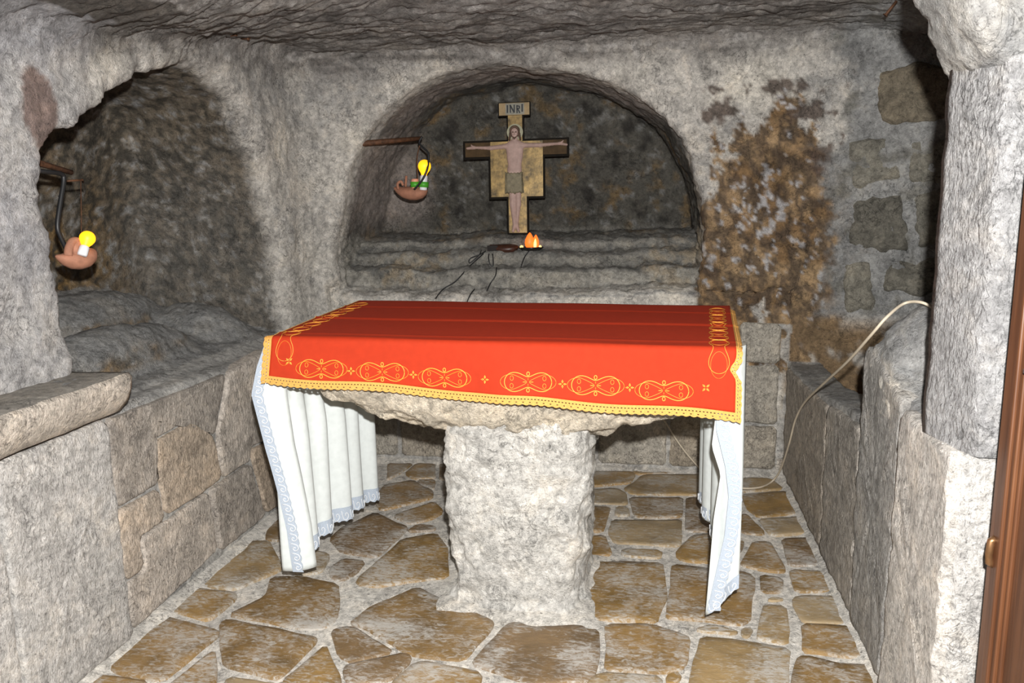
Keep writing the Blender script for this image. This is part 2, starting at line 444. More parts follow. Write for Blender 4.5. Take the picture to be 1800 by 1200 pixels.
# the back niche
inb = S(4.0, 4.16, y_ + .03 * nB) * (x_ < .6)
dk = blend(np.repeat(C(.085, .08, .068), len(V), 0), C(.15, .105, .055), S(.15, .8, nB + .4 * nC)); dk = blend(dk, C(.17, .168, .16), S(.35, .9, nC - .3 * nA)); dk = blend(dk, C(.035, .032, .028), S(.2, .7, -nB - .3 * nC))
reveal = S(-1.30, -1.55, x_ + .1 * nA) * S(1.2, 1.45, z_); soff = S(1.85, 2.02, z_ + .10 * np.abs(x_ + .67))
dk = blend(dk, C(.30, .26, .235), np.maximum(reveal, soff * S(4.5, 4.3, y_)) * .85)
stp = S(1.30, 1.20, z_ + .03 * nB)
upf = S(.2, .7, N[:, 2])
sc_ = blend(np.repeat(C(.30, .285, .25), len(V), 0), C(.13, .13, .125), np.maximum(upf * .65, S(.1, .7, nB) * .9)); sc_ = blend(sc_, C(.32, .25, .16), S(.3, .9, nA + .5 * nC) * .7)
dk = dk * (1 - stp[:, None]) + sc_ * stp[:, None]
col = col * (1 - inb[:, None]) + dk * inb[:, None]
# the left niche
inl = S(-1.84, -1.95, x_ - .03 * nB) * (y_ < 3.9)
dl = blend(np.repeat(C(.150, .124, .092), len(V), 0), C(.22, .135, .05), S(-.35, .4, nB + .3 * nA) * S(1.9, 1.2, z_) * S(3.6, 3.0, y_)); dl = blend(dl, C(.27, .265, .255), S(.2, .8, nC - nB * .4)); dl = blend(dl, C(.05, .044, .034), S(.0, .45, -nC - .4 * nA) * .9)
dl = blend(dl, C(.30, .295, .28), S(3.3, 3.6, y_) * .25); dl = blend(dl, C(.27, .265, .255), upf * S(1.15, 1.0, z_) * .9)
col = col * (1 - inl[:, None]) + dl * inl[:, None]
# stain on the near left wall, plaster patches round it
rs = np.sqrt(((y_ - 2.10) / .075) ** 2 + ((z_ - 1.745) / .125) ** 2) + .18 * nB
wst = S(1.05, .9, rs) * (x_ < -1.7) * (x_ > -1.95); col = blend(col, C(.17, .115, .10), wst * .9)
wpl = (x_ < -1.7) * (x_ > -1.9) * S(2.45, 2.2, y_) * (1 - wst); col = blend(col, C(.34, .335, .345), wpl * (.55 + .45 * S(-.3, .3, nA)))
# brown spalled patch right of the arch
wr = S(3.7, 3.85, y_) * (x_ > .2) * (1 - inb)
nE = fbm(V * np.array([4.5, 4.5, 3.2]) + 40, 6, .62); br = S(-.04, .14, nE * .9 + nC * .2 + 1.5 * (brownw - .45)) * S(0, .15, brownw)
cr_ = ridged(V * np.array([13, 13, 8.0]) + 31, 4); bc = blend(np.repeat(C(.36, .245, .135), len(V), 0), C(.22, .135, .065), S(-.2, .6, nB)); bc = blend(bc, C(.06, .045, .036), S(.75, 1.3, cr_) * .75); bc = blend(bc, C(.46, .45, .455), S(.25, .45, nE * .5 + nC * .9 - .2 * cr_) * .9)
col = col * (1 - (wr * br)[:, None]) + bc * (wr * br)[:, None]
for (sx, sz, rx_, rz_) in ((.36, 1.84, .12, .045), (.72, 1.82, .16, .04), (.62, 1.95, .2, .03), (.80, 1.62, .10, .07)):
    q = np.sqrt(((x_ - sx) / rx_) ** 2 + ((z_ - sz) / rz_) ** 2) + 1.1 * nB + 1.0 * nC
    col = blend(col, C(.09, .06, .045), wr * S(.9, .55, q) * .85)
# rock low in the right recess, and the mortared corner
col = blend(col, C(.20, .135, .075), S(.9, .75, z_) * wr * S(.66, .72, x_) * S(-.5, .1, nB + .2))
mz = S(.82, .90, x_ + .10 * nA + .05 * nC) * S(3.2, 3.3, y_) * S(.82, .88, z_)
col = blend(col, C(.27, .272, .268), mz * .9); col = blend(col, C(.13, .12, .09), mz * S(.1, .6, nB) * .6)
# wash of grey cement on bench tops and ledges
gt = (z_ < 1.3) * upf * (y_ < 3.99)
col = blend(col, C(.235, .235, .23), gt * .85)
col = blend(col, C(.30, .295, .285), .85 * ((y_ < 2.06) & (x_ > .5) & (z_ > 1.5)))
rt_ = (x_ > .69) * (y_ < 2.6) * (z_ > .5); col = blend(col, C(.27, .27, .268), rt_ * .85 * 1.0)
col = blend(col, C(.40, .39, .37), np.where(lowm & (y_ < 3.995) & (x_ < .71), .85, 0.0))

fc = V[F].mean(1); fnn = fn / (np.linalg.norm(fn, axis=1)[:, None] + 1e-9)
reg = np.full(len(F), 1)
reg[(fc[:, 0] < -1.66) & (fc[:, 1] < 3.85)] = 0
reg[(fc[:, 0] > .68) & (fc[:, 1] < 3.80)] = 2
reg[(fc[:, 0] > .86)] = 2
cz_ = ceil_z(fc[:, 0], fc[:, 1])
inn = (fc[:, 1] > 4.0) | (fc[:, 0] < -1.86)
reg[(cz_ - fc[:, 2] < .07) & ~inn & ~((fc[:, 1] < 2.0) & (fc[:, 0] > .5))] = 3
reg[(fc[:, 2] < .02) & (fnn[:, 2] > .5)] = -1
reg[(fc[:, 1] < 1.84) & (fc[:, 0] > -.3) & (fc[:, 2] < .0)] = -1
ROOM = {}
for k, (nm, lab, cat) in enumerate((('wall_left', 'rock-cut left wall with a dark arched burial niche above a low stone front', 'wall'),
                                    ('wall_back', 'rock back wall with the wide arched burial niche and its rough steps', 'wall'),
                                    ('wall_right', 'right wall of mortared rubble above a low chiselled stone front', 'wall'),
                                    ('ceiling', 'low rough grey rock ceiling of the cave', 'ceiling'))):
    fk = F[reg == k]; uq, inv = np.unique(fk, return_inverse=True)
    me = mesh_data(nm, V[uq], inv.reshape(-1, 4))
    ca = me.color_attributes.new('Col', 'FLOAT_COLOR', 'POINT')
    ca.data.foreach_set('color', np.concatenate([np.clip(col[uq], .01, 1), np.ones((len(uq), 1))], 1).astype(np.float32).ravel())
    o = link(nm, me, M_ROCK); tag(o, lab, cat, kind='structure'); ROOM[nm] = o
print('cave verts', len(V), 'faces', len(F))
del vals, V, N, F, col

# ------------------------------------------------------------------ loose-edged stones (flags, blocks, rubble)
def stone(name, poly, origin, U, W, Nn, thick, mat, parent, bevel=.006, amp=.004, center=None, spacing=.02, rnd=1, freq=14, edge_j=.003, rings=(.93, .78, .58, .36, .16)):
    """poly in (u,w); face looks along Nn; star shaped about its centre"""
    P = [np.array(p, float) for p in poly]
    for _ in range(rnd):
        Q = []
        for i in range(len(P)):
            a = P[i]; b = P[(i + 1) % len(P)]; L = np.linalg.norm(b - a) + 1e-9; k = min(.25, .018 / L)
            Q += [a + (b - a) * k, b - (b - a) * k]
        P = Q
    R = []
    for i in range(len(P)):
        a = P[i]; b = P[(i + 1) % len(P)]; n = max(1, int(round(np.linalg.norm(b - a) / spacing)))
        R += [a + (b - a) * k / n for k in range(n)]
    R = np.array(R); n = len(R)
    c = np.array(center) if center is not None else R.mean(0)
    off = fbm(np.c_[R * 9, np.full(n, float(len(name)) + R[0, 0] * 7)], 3)
    R = R + (R - c) / (np.linalg.norm(R - c, axis=1)[:, None] + 1e-9) * (edge_j * off)[:, None]
    U = np.array(U, float); W = np.array(W, float); Nn = np.array(Nn, float); origin = np.array(origin, float)
    vs = []; 
    rad = np.linalg.norm(R - c, axis=1).mean()
    def ring(pts, h): return [origin + U * p[0] + W * p[1] + Nn * hh for p, hh in zip(pts, h)]
    vs += ring(R, np.full(n, -thick)); vs += ring(R, np.full(n, -bevel))
    sc1 = 1 - min(.3, bevel / max(rad, 1e-3))
    allsc = [sc1] + [s_ for s_ in rings if s_ < sc1 - .03]
    for s_ in allsc:
        q = c + (R - c) * s_
        h = amp * fbm(np.c_[q * freq, np.full(n, origin.sum())], 4)
        vs += ring(q, h)
    vs.append(origin + U * c[0] + W * c[1])
    fs = []; nr = 2 + len(allsc)
    for k in range(nr - 1):
        for j in range(n):
            j2 = (j + 1) % n; fs.append((k * n + j, k * n + j2, (k + 1) * n + j2, (k + 1) * n + j))
    for j in range(n): fs.append(((nr - 1) * n + j, (nr - 1) * n + (j + 1) % n, len(vs) - 1))
    # winding
    a2 = np.sum(R[:, 0] * np.roll(R[:, 1], -1) - np.roll(R[:, 0], -1) * R[:, 1])
    if (a2 > 0) != (np.dot(np.cross(U, W), Nn) > 0): fs = [f[::-1] for f in fs]
    o = mk(name, vs, fs, mat, None, True)
    if parent is not None: o.parent = parent
    return o

# ------------------------------------------------------------------ floor
fx = np.linspace(-1.80, .76, 130); fy = np.linspace(1.0, 4.02, 150)
GX, GY = np.meshgrid(fx, fy, indexing='ij'); pts = np.c_[GX.ravel(), GY.ravel(), np.zeros(GX.size)]
pts[:, 2] = -.006 + .003 * fbm(pts * 6, 4) + .03 * S(-1.66, -1.75, pts[:, 0]) + .03 * S(.64, .72, pts[:, 0]) + .02 * S(3.9, 3.99, pts[:, 1])
# cement collar round the pedestal
qd = np.maximum(np.abs(pts[:, 0] + .47) - .23, np.abs(pts[:, 1] - 2.68) - .21)
pts[:, 2] += .02 * S(.09, .0, qd + .02 * fbm(pts * 9, 2))
floor = mk('floor', pts, grid_faces(130, 150)[:, ::1], M_MORTAR); tag(floor, 'paved floor of brown flagstones set in pale grey mortar', 'floor', kind='structure')
a_, b_, c_ = (0, 800), (600, 800), (1200, 800)
FL = []
def fl3(org, *polys):
    for p in polys: FL.append([(org[0] + q[0] / 3, org[1] + q[1] / 3) for q in p])
fl3(a_, [(1410, 380), (1490, 318), (1570, 325), (1560, 455), (1400, 445)],
    [(1060, 660), (1300, 460), (1420, 455), (1470, 560), (1490, 600), (1240, 705), (1100, 690)],
    [(850, 800), (1000, 700), (1240, 725), (1250, 755), (1100, 875), (880, 815)],
    [(580, 1120), (690, 960), (870, 850), (1140, 925), (1150, 945), (860, 1190), (640, 1150)],
    [(1480, 470), (1560, 468), (1555, 550), (1505, 590)],
    [(1560, 565), (1650, 500), (1735, 520), (1735, 545), (1700, 615), (1560, 630)],
    [(1210, 840), (1400, 745), (1430, 645), (1600, 640), (1780, 680), (1790, 790), (1775, 860), (1720, 910), (1600, 915), (1480, 890)],
    [(1165, 890), (1210, 870), (1660, 960), (1670, 975), (1480, 1165), (1440, 1175), (1180, 1110), (1165, 1040)],
    [(890, 1210), (1135, 1025), (1145, 1110), (1140, 1170), (1120, 1260), (860, 1290)],
    [(430, 1190), (480, 1150), (780, 1195), (760, 1300), (350, 1280)],
    [(1490, 1190), (1720, 1000), (1760, 1100), (1800, 1170), (1790, 1260), (1480, 1280)],
    [(1200, 1165), (1470, 1205), (1450, 1290), (1150, 1300)],
    [(1745, 925), (1800, 905), (1865, 905), (2075, 1035), (1860, 1090), (1780, 1055)],
    [(1735, 600), (1805, 545), (1930, 560), (1880, 620), (1800, 660), (1740, 645)])
fl3(b_, [(245, 45), (380, 45), (300, 100), (240, 130)],
    [(335, 97), (395, 45), (495, 45), (495, 120), (385, 125)],
    [(235, 155), (378, 135), (480, 192), (480, 225), (210, 290), (170, 230)],
    [(395, 132), (495, 130), (490, 182)],
    [(275, 318), (490, 245), (540, 300), (480, 335), (360, 365)],
    [(345, 405), (400, 366), (490, 373), (505, 387), (480, 397)],
    [(10, 380), (180, 305), (350, 382), (290, 440), (190, 535), (0, 510), (-60, 440)],
    [(110, 630), (320, 445), (500, 412), (560, 500), (560, 640), (440, 655), (170, 690), (80, 675)],
    [(45, 890), (170, 795), (400, 700), (500, 750), (780, 870), (800, 892), (640, 1080), (370, 1050), (280, 1000), (130, 905)],
    [(690, 1100), (870, 892), (930, 878), (1000, 908), (1250, 895), (1350, 920), (1355, 1010), (1340, 1145), (1290, 1185), (960, 1190), (800, 1130)],
    [(20, 1110), (60, 1097), (340, 1038), (370, 1080), (260, 1190), (40, 1200), (10, 1150)],
    [(255, 1205), (390, 1092), (480, 1087), (740, 1150), (720, 1260), (250, 1270)],
    [(1400, 893), (1640, 893), (1800, 945), (1835, 965), (1830, 1080), (1790, 1130), (1690, 1145), (1400, 1125)],
    [(1300, 1200), (1370, 1148), (1690, 1168), (1700, 1270), (1290, 1270)],
    [(1705, 1165), (1770, 1140), (1800, 1175), (1720, 1215)],
    [(1290, 600), (1330, 562), (1690, 572), (1700, 640), (1715, 740), (1660, 878), (1330, 858), (1260, 760)],
    [(1270, 427), (1390, 425), (1430, 525), (1270, 535)],
    [(1480, 492), (1690, 502), (1680, 545), (1480, 525)],
    [(1430, 342), (1788, 342), (1788, 478), (1440, 460), (1410, 400)],
    [(1280, 270), (1420, 270), (1380, 400), (1270, 400)],
    [(1450, 270), (1510, 275), (1525, 318), (1440, 318)],
    [(1300, 180), (1460, 175), (1500, 200), (1510, 258), (1290, 250)],
    [(1330, 85), (1530, 85), (1550, 100), (1520, 148), (1320, 160)],
    [(1490, 178), (1600, 102), (1930, 100), (1930, 210), (1800, 205), (1540, 205)],
    [(1520, 225), (1798, 226), (1790, 325), (1560, 325), (1540, 300)],
    [(1000, 45), (1180, 45), (1170, 95), (1010, 90)], [(520, 45), (740, 45), (700, 130), (520, 125)])
fl3(c_, [(-40, 520), (45, 430), (135, 415), (285, 430), (255, 570), (0, 556)],
    [(18, 226), (150, 226), (150, 398), (15, 398)],
    [(-50, 580), (130, 600), (300, 612), (375, 642), (380, 690), (350, 868), (290, 893), (120, 868), (-85, 858), (-60, 705)],
    [(308, 208), (480, 195), (550, 192), (640, 290), (635, 308), (400, 323), (350, 288)],
    [(402, 337), (650, 325), (690, 332), (748, 395), (742, 405), (470, 423)],
    [(308, 312), (342, 312), (435, 408), (400, 418), (312, 408)],
    [(520, 442), (800, 432), (830, 442), (910, 560), (898, 580), (560, 578), (545, 500)],
    [(303, 580), (372, 456), (460, 456), (543, 600), (530, 618), (430, 608)],
    [(285, 452), (325, 452), (320, 480), (290, 535)],
    [(567, 602), (880, 622), (920, 660), (925, 718), (600, 718), (572, 660)],
    [(410, 632), (530, 652), (525, 723), (415, 723)],
    [(440, 762), (480, 746), (540, 757), (480, 770)],
    [(427, 787), (545, 797), (560, 880), (558, 998), (402, 968), (390, 950)],
    [(582, 752), (640, 738), (930, 747), (980, 840), (984, 883), (640, 883), (592, 800)],
    [(310, 907), (375, 912), (350, 963), (305, 953)],
    [(70, 912), (150, 897), (290, 930), (270, 943), (80, 930)],
    [(100, 957), (290, 977), (563, 1022), (548, 1200), (540, 1290), (20, 1280), (60, 1100)],
    [(627, 892), (940, 912), (978, 1058), (860, 1063), (700, 1040), (637, 1033)],
    [(600, 1082), (640, 1057), (800, 1092), (1028, 1112), (1050, 1270), (570, 1270)],
    [(312, 122), (465, 122), (530, 178), (312, 192)],
    [(-240, 100), (-300, 45), (-100, 48), (100, 60), (110, 90)])
for p in FL:
    q = np.array([at_z(a, b, 0)[:2] for a, b in p]); q = q.mean(0) + (q - q.mean(0)) * 1.035
    stone('flagstone', q, (0, 0, .003 + RNG.uniform(-.001, .0025)), (1, 0, 0), (0, 1, 0), (0, 0, 1), .03, M_FLAG, floor, bevel=.0025, amp=.0025, spacing=.03, freq=9, edge_j=.005, rings=(.8, .45))
for (x0, y0, x1, y1) in ((-1.66, 1.5, -1.2, 1.92), (-1.15, 1.55, -.62, 1.98), (-.58, 1.5, -.05, 1.96), (-.01, 1.52, .42, 2.02), (.46, 1.6, .62, 2.0), (-1.5, 1.05, -.8, 1.46), (-.75, 1.05, -.1, 1.45), (-.05, 1.05, .5, 1.47)):
    j = RNG.uniform(-.03, .03, 8)
    stone('flagstone', [(x0 + j[0], y0 + j[1]), (x1 + j[2] - .02, y0 + j[3]), (x1 + j[4] - .02, y1 - .03 + j[5] * .5), (x0 + j[6], y1 - .03 + j[7] * .5)], (0, 0, .003), (1, 0, 0), (0, 1, 0), (0, 0, 1), .03, M_FLAG, floor, bevel=.0025, amp=.0025, spacing=.03, freq=9, edge_j=.005, rings=(.8, .45))

# ------------------------------------------------------------------ low stone fronts
LB = [([(1.22, .0), (1.64, .0), (1.655, .40), (1.645, .79), (1.22, .79)], None, M_BLOCK_PALE),
      ([(1.66, .02), (2.095, .02), (2.10, .4), (2.10, .785), (1.665, .79)], None, M_BLOCK_PALE),
      ([(2.115, .775), (2.84, .765), (2.715, .535), (2.57, .655), (2.325, .64), (2.335, .475), (2.115, .475)], (2.36, .70), M_BLOCK_L),
      ([(2.345, .63), (2.57, .64), (2.71, .53), (2.72, .45), (2.73, .345), (2.64, .34), (2.36, .345), (2.35, .47)], None, M_BLOCK_L),
      ([(2.115, .46), (2.335, .46), (2.345, .335), (2.20, .33), (2.205, .21), (2.115, .21)], (2.19, .37), M_BLOCK_L),
      ([(2.215, .32), (2.35, .325), (2.635, .33), (2.655, .07), (2.43, .05), (2.115, .03), (2.115, .20), (2.21, .20)], (2.38, .19), M_BLOCK_L),
      ([(2.65, .33), (2.955, .33), (3.045, .05), (2.67, .055)], None, M_BLOCK_L),
      ([(2.855, .765), (3.21, .80), (3.27, .58), (3.27, .385), (2.975, .40), (2.955, .345), (2.745, .345), (2.735, .45), (2.73, .53)], None, M_BLOCK_L),
      ([(2.98, .385), (3.27, .37), (3.36, .03), (3.065, .05)], None, M_BLOCK_L),
      ([(3.285, .79), (3.93, .80), (3.93, .42), (3.29, .40)], None, M_BLOCK_L),
      ([(3.29, .385), (3.93, .40), (3.93, .03), (3.375, .03)], None, M_BLOCK_L)]
for i, (p, c, m) in enumerate(LB):
    stone('wall_block', p, (-1.722 + (.012 if i < 2 else RNG.uniform(-.004, .004)), 0, 0), (0, 1, 0), (0, 0, 1), (1, 0, 0), .06, m, ROOM['wall_left'], bevel=.007, amp=.006, center=c, spacing=.018, freq=16, edge_j=.005)
# rounded lip stone on the near panel
lip = []; ys = np.linspace(1.22, 2.115, 60)
prof = [(-1.86, .80)] + [(-1.675 + .055 * math.sin(a), .868 - .062 * math.cos(a)) for a in np.linspace(0, math.pi, 9)] + [(-1.75, .935), (-1.87, .94)]
prof = [(-1.80, .795), (-1.72, .795), (-1.672, .812), (-1.640, .845), (-1.622, .885), (-1.617, .925), (-1.628, .937), (-1.70, .938), (-1.80, .938), (-1.88, .94)]
pr = np.array(prof)
LV = []
for i, yv in enumerate(ys):
    e = S(2.115, 2.02, yv)
    for (a, b) in prof:
        LV.append((a, yv, b))
LV = np.array(LV); LV[:, 0] += .004 * fbm(LV * 14, 3); LV[:, 2] += .003 * fbm(LV * 12 + 5, 3)
lo_ = mk('lip_stone', LV, [tuple(f) for f in grid_faces(60, len(prof))[:, ::-1]] + [tuple(59 * len(prof) + k for k in range(len(prof)))], M_BLOCK_PALE, ROOM['wall_left'])
lo_.data.materials.append(M_CEMENT)
for pg in lo_.data.polygons:
    if abs(pg.normal.z) > .8 and pg.center.z > .9: pg.material_index = 1

RB = [([(3.045, .03), (3.94, .03), (3.94, .585), (3.42, .60), (3.05, .63)], M_BLOCK_R), ([(2.545, .03), (3.03, .03), (3.035, .64), (2.57, .69)], M_BLOCK_R),
      ([(2.20, .02), (2.53, .02), (2.555, .5), (2.555, .965), (2.40, .95), (2.175, .885), (2.175, .5)], M_BLOCK_R), ([(1.80, .0), (2.185, .0), (2.16, .5), (2.155, .87), (1.97, .86), (1.80, .86)], M_BLOCK_PALE)]
for i, (p, m) in enumerate(RB):
    stone('wall_block', p, (.69 - .004 * i, 0, 0), (0, 1, 0), (0, 0, 1), (-1, 0, 0), .05, m, ROOM['wall_right'], bevel=.008, amp=.007, spacing=.018, freq=14, edge_j=.006)
stone('wall_block', [(.70, .0), (.70, .86), (.95, .87), (1.2, .87), (1.2, .0)], (0, 1.79, 0), (1, 0, 0), (0, 0, 1), (0, -1, 0), .05, M_BLOCK_PALE, ROOM['wall_right'], bevel=.015, amp=.006, spacing=.018, freq=14)
BB = [[(-1.70, .42), (-1.15, .40), (-1.15, .79), (-1.70, .79)], [(-1.13, .40), (-.55, .42), (-.55, .79), (-1.13, .79)], [(-.53, .42), (.02, .40), (.02, .79), (-.53, .79)], [(.04, .40), (.44, .42), (.44, .80), (.04, .79)],
      [(-1.70, .03), (-1.40, .03), (-1.40, .39), (-1.70, .40)], [(-1.38, .03), (-.82, .03), (-.82, .40), (-1.38, .385)], [(-.80, .03), (-.28, .03), (-.28, .40), (-.80, .40)], [(-.26, .03), (.10, .03), (.10, .385), (-.26, .40)], [(.12, .03), (.46, .03), (.45, .25), (.44, .39), (.12, .385)],
      [(.46, .60), (.66, .60), (.66, .80), (.46, .81)], [(.455, .28), (.66, .275), (.66, .585), (.46, .585)], [(.475, .03), (.66, .03), (.66, .26), (.47, .265)]]
for p in BB:
    stone('wall_block', p, (0, 3.968 + RNG.uniform(-.003, .003), 0), (1, 0, 0), (0, 0, 1), (0, -1, 0), .05, M_BLOCK_B, ROOM['wall_back'], bevel=.01, amp=.008, spacing=.02, freq=12, edge_j=.007)
UB = [[(1.029, 1.977), (1.16, 2.015), (1.32, 1.99), (1.334, 1.759), (1.08, 1.748), (1.025, 1.852)], [(1.163, 1.674), (1.332, 1.688), (1.343, 1.478), (1.183, 1.483)], [(.91, 1.678), (1.128, 1.683), (1.153, 1.494), (.947, 1.468)],
      [(.925, 1.41), (1.161, 1.441), (1.197, 1.171), (.964, 1.16)], [(1.204, 1.44), (1.346, 1.445), (1.352, 1.195), (1.229, 1.17)], [(.921, 1.105), (1.042, 1.132), (1.07, .884), (.954, .87)], [(1.094, 1.118), (1.343, 1.142), (1.344, .967), (1.103, .967)]]
sl = math.atan(.22)
for p in UB:
    U_ = np.array([math.cos(sl), -math.sin(sl), 0])
    q = [((a - .86) / math.cos(sl), b) for a, b in p]
    stone('rubble_stone', q, (.86, 3.925, 0), U_, (0, 0, 1), (-math.sin(sl), -math.cos(sl), 0), .06, M_RUBBLE, ROOM['wall_right'], bevel=.02, amp=.022, spacing=.02, freq=7, edge_j=.03, rnd=2)

# ------------------------------------------------------------------ chiselled door jamb, door
def block_grid(foot, z0, z1, nz, mat, name, amp, dens=.02, top_r=0):
    P = [np.array(p, float) for p in foot]; R = []
    for i in range(len(P)):
        a = P[i]; b = P[(i + 1) % len(P)]; n = max(1, int(np.linalg.norm(b - a) / dens)); R += [a + (b - a) * k / n for k in range(n)]
    R = np.array(R); c = R.mean(0); n = len(R); zs = np.linspace(z0, z1, nz)
    Vv = np.array([(p[0], p[1], z) for p in R for z in zs])
    d = Vv - np.array([c[0], c[1], 0]); d[:, 2] = 0; d /= np.linalg.norm(d, axis=1)[:, None]
    Vv += d * (amp * fbm(Vv * 12, 4) + amp * 1.2 * fbm(Vv * 3.5 + 4, 2))[:, None]
    return mk(name, Vv, grid_faces(n, nz, True), mat)
jamb = block_grid([(.672, 1.975), (.69, 1.88), (.715, 1.795), (.727, 1.78), (1.30, 1.78), (1.30, 1.975)], .86, 1.76, 56, M_JAMB, 'trim_1', .004)
tag(jamb, 'tall chiselled pale stone jamb beside the wooden door', 'door jamb', kind='structure')

M_WOOD = None
def wood_material():
    m, nt, b = new_mat('brown_door_wood'); t = NT(nt)
    tc = t.n('ShaderNodeTexCoord').outputs['Object']; mp = t.mapping(tc, (9, 9, .5)); n = t.noise(mp, 6, 5, .6, .6)
    t.l(t.ramp(n, [(.3, (.06, .022, .009)), (.55, (.105, .04, .016)), (.75, (.14, .057, .023))]), b.inputs['Base Color'])
    b.inputs['Roughness'].default_value = .42
    t.l(t.bump(n, .3, .003), b.inputs['Normal']); return m
M_WOOD = wood_material()
M_BRASS = plain('tarnished_brass', (.28, .15, .07), .4, .8, var=.2)
M_STEEL = plain('dull_steel', (.25, .25, .26), .4, .9, var=.2)
door = empty('door_1', (.66, 1.1, 0)); tag(door, 'open brown wooden door leaf at the right edge', 'door', kind='structure')
def dpart(name, boxes, mat, smooth=False):
    b = MB()
    for lo, hi in boxes: b.box(lo, hi)
    o = b.build(name, mat, None, smooth); keep(o, door); 
    bv = o.modifiers.new('bevel', 'BEVEL'); bv.width = .003; bv.segments = 2
    return o
dpart('door_stile', [((.645, 1.455, .02), (.69, 1.505, 2.1))], M_WOOD)
dpart('moulding', [((.650, 1.437, .02), (.69, 1.4545, 2.1))], M_WOOD)
dpart('moulding', [((.656, 1.425, .02), (.69, 1.4365, 2.1))], M_WOOD)
for k in range(4):
    y1 = 1.4245 - k * .105; dpart('board', [((.662, y1 - .1035, .02), (.69, y1, 2.1))], M_WOOD)
bb = MB(); bb.tube([(.648, 1.482, .655), (.640, 1.482, .66), (.638, 1.482, .68), (.640, 1.482, .71), (.648, 1.482, .715)], .008, 8)
keep(bb.build('latch', M_BRASS), door)
bb = MB(); bb.box((.648, 1.385, 1.08), (.664, 1.415, 1.105)); bb.box((.640, 1.37, 1.092), (.652, 1.42, 1.10)); keep(bb.build('bolt_plate', M_STEEL, None, False), door)
door.location = (.66 + .086, 1.1 + .195, 0)

# ------------------------------------------------------------------ altar
altar = empty('stone_altar', (-.47, 2.68, 0)); tag(altar, 'rough stone altar, a thick slab on a single boulder pedestal', 'altar')
def ztop(x): return 1.0 - .014 * (x + .5)
nx_, na = 150, 96
sx_ = np.linspace(-1.275, .262, nx_); zb = np.interp(sx_, [-1.275, -1.25, -1.18, -1.12, -1.0, -.84, -.7, -.44, -.25, -.14, -.07, .08, .21, .25, .262], [.93, .845, .80, .76, .71, .672, .652, .645, .64, .655, .69, .72, .765, .83, .93])
SV = []
for i, xv in enumerate(sx_):
    zt = ztop(xv) - .022; zbv = zb[i]; cy, hy = 2.852, .425; cz, hz = (zt + zbv) / 2, (zt - zbv) / 2
    for k in range(na):
        a = 2 * math.pi * k / na; ca, sa = math.cos(a), math.sin(a)
        e = .35
        yy = cy + hy * math.copysign(abs(ca) ** e, ca); zz = cz + hz * math.copysign(abs(sa) ** .55, sa)
        if zz < cz: yy = cy + (yy - cy) * (1 - .10 * ((cz - zz) / max(hz, .01)))
        SV.append((xv, yy, zz))
SV = np.array(SV)
low_ = S(.0, .05, np.repeat(ztop(sx_) - .03, na) - SV[:, 2])
dd = SV - np.array([-.5, 2.835, .9]); dd[:, 0] *= .12; dd /= np.linalg.norm(dd, axis=1)[:, None]
SV += dd * (low_ * (.022 * ridged(SV * np.array([6, 7, 9.0]), 4) - .008 + .014 * fbm(SV * 14 + 3, 4)))[:, None]
caps = []
o = mk('slab', SV, grid_faces(nx_, na) if False else np.array([(i * na + j, i * na + (j + 1) % na, (i + 1) * na + (j + 1) % na, (i + 1) * na + j) for i in range(nx_ - 1) for j in range(na)]), M_ALTAR); keep(o, altar)
nzp, nap = 90, 120; PV = []
zsP = np.linspace(-.02, .705, nzp)
for zv in zsP:
    xl_ = np.interp(zv, [0, .05, .15, .25, .37, .5, .69], [-.70, -.69, -.70, -.715, -.73, -.725, -.715]); xr_ = np.interp(zv, [0, .08, .3, .69], [-.225, -.215, -.205, -.19])
    for k in range(nap):
        a = 2 * math.pi * k / nap; ca, sa = math.cos(a), math.sin(a)
        px_ = (xl_ + xr_) / 2 + (xr_ - xl_) / 2 * math.copysign(abs(ca) ** .42, ca); py_ = 2.71 + .245 * math.copysign(abs(sa) ** .42, sa)
        PV.append((px_, py_, zv))
PV = np.array(PV); dd = PV - np.array([-.46, 2.71, 0]); dd[:, 2] = 0; dd /= np.linalg.norm(dd, axis=1)[:, None]
PV += dd * (.020 * ridged(PV * 5 + 6, 4) + .016 * fbm(PV * 11 + 1, 5) + .02 * S(.06, -.02, PV[:, 2]) - .02)[:, None]
o = mk('pedestal', PV, np.array([(i * nap + j, i * nap + (j + 1) % nap, (i + 1) * nap + (j + 1) % nap, (i + 1) * nap + j) for i in range(nzp - 1) for j in range(nap)]), M_PEDESTAL); keep(o, altar)

# ------------------------------------------------------------------ cloths
def cloth_material(name, colr, weave=900, sheen=.3, rough=.8):
    m, nt, b = new_mat(name); t = NT(nt); tc = t.n('ShaderNodeTexCoord').outputs['Object']
    n = t.noise(tc, 40, 3, .5); wv = t.noise(t.mapping(tc, (1, 1, 3)), weave, 2, .5)
    t.l(t.mix(1.0, colr, t.ramp(n, [(.3, .94), (.7, 1.04)]), 'MULTIPLY'), b.inputs['Base Color'])
    b.inputs['Roughness'].default_value = rough; b.inputs['Specular IOR Level'].default_value = .2
    t.l(t.bump(wv, .25, .001), b.inputs['Normal']); return m
M_RED = cloth_material('red_cloth', (.43, .033, .009)); M_WHITE = cloth_material('white_linen', (.63, .665, .655))
M_GOLDTHREAD = plain('yellow_thread', (.72, .35, .045), .55, var=.12, vscale=200); M_ORTHREAD = plain('orange_thread', (.72, .21, .02), .55, var=.12, vscale=200)
M_FRINGE = plain('golden_lace', (.64, .32, .07), .75, var=.2, vscale=260, bump=.002); M_LACE = plain('white_lace', (.40, .455, .53), .8, var=.16, vscale=330, bump=.003); M_LACE2 = plain('white_cord', (.72, .74, .76), .8)
YF = 2.372; RBND = .022
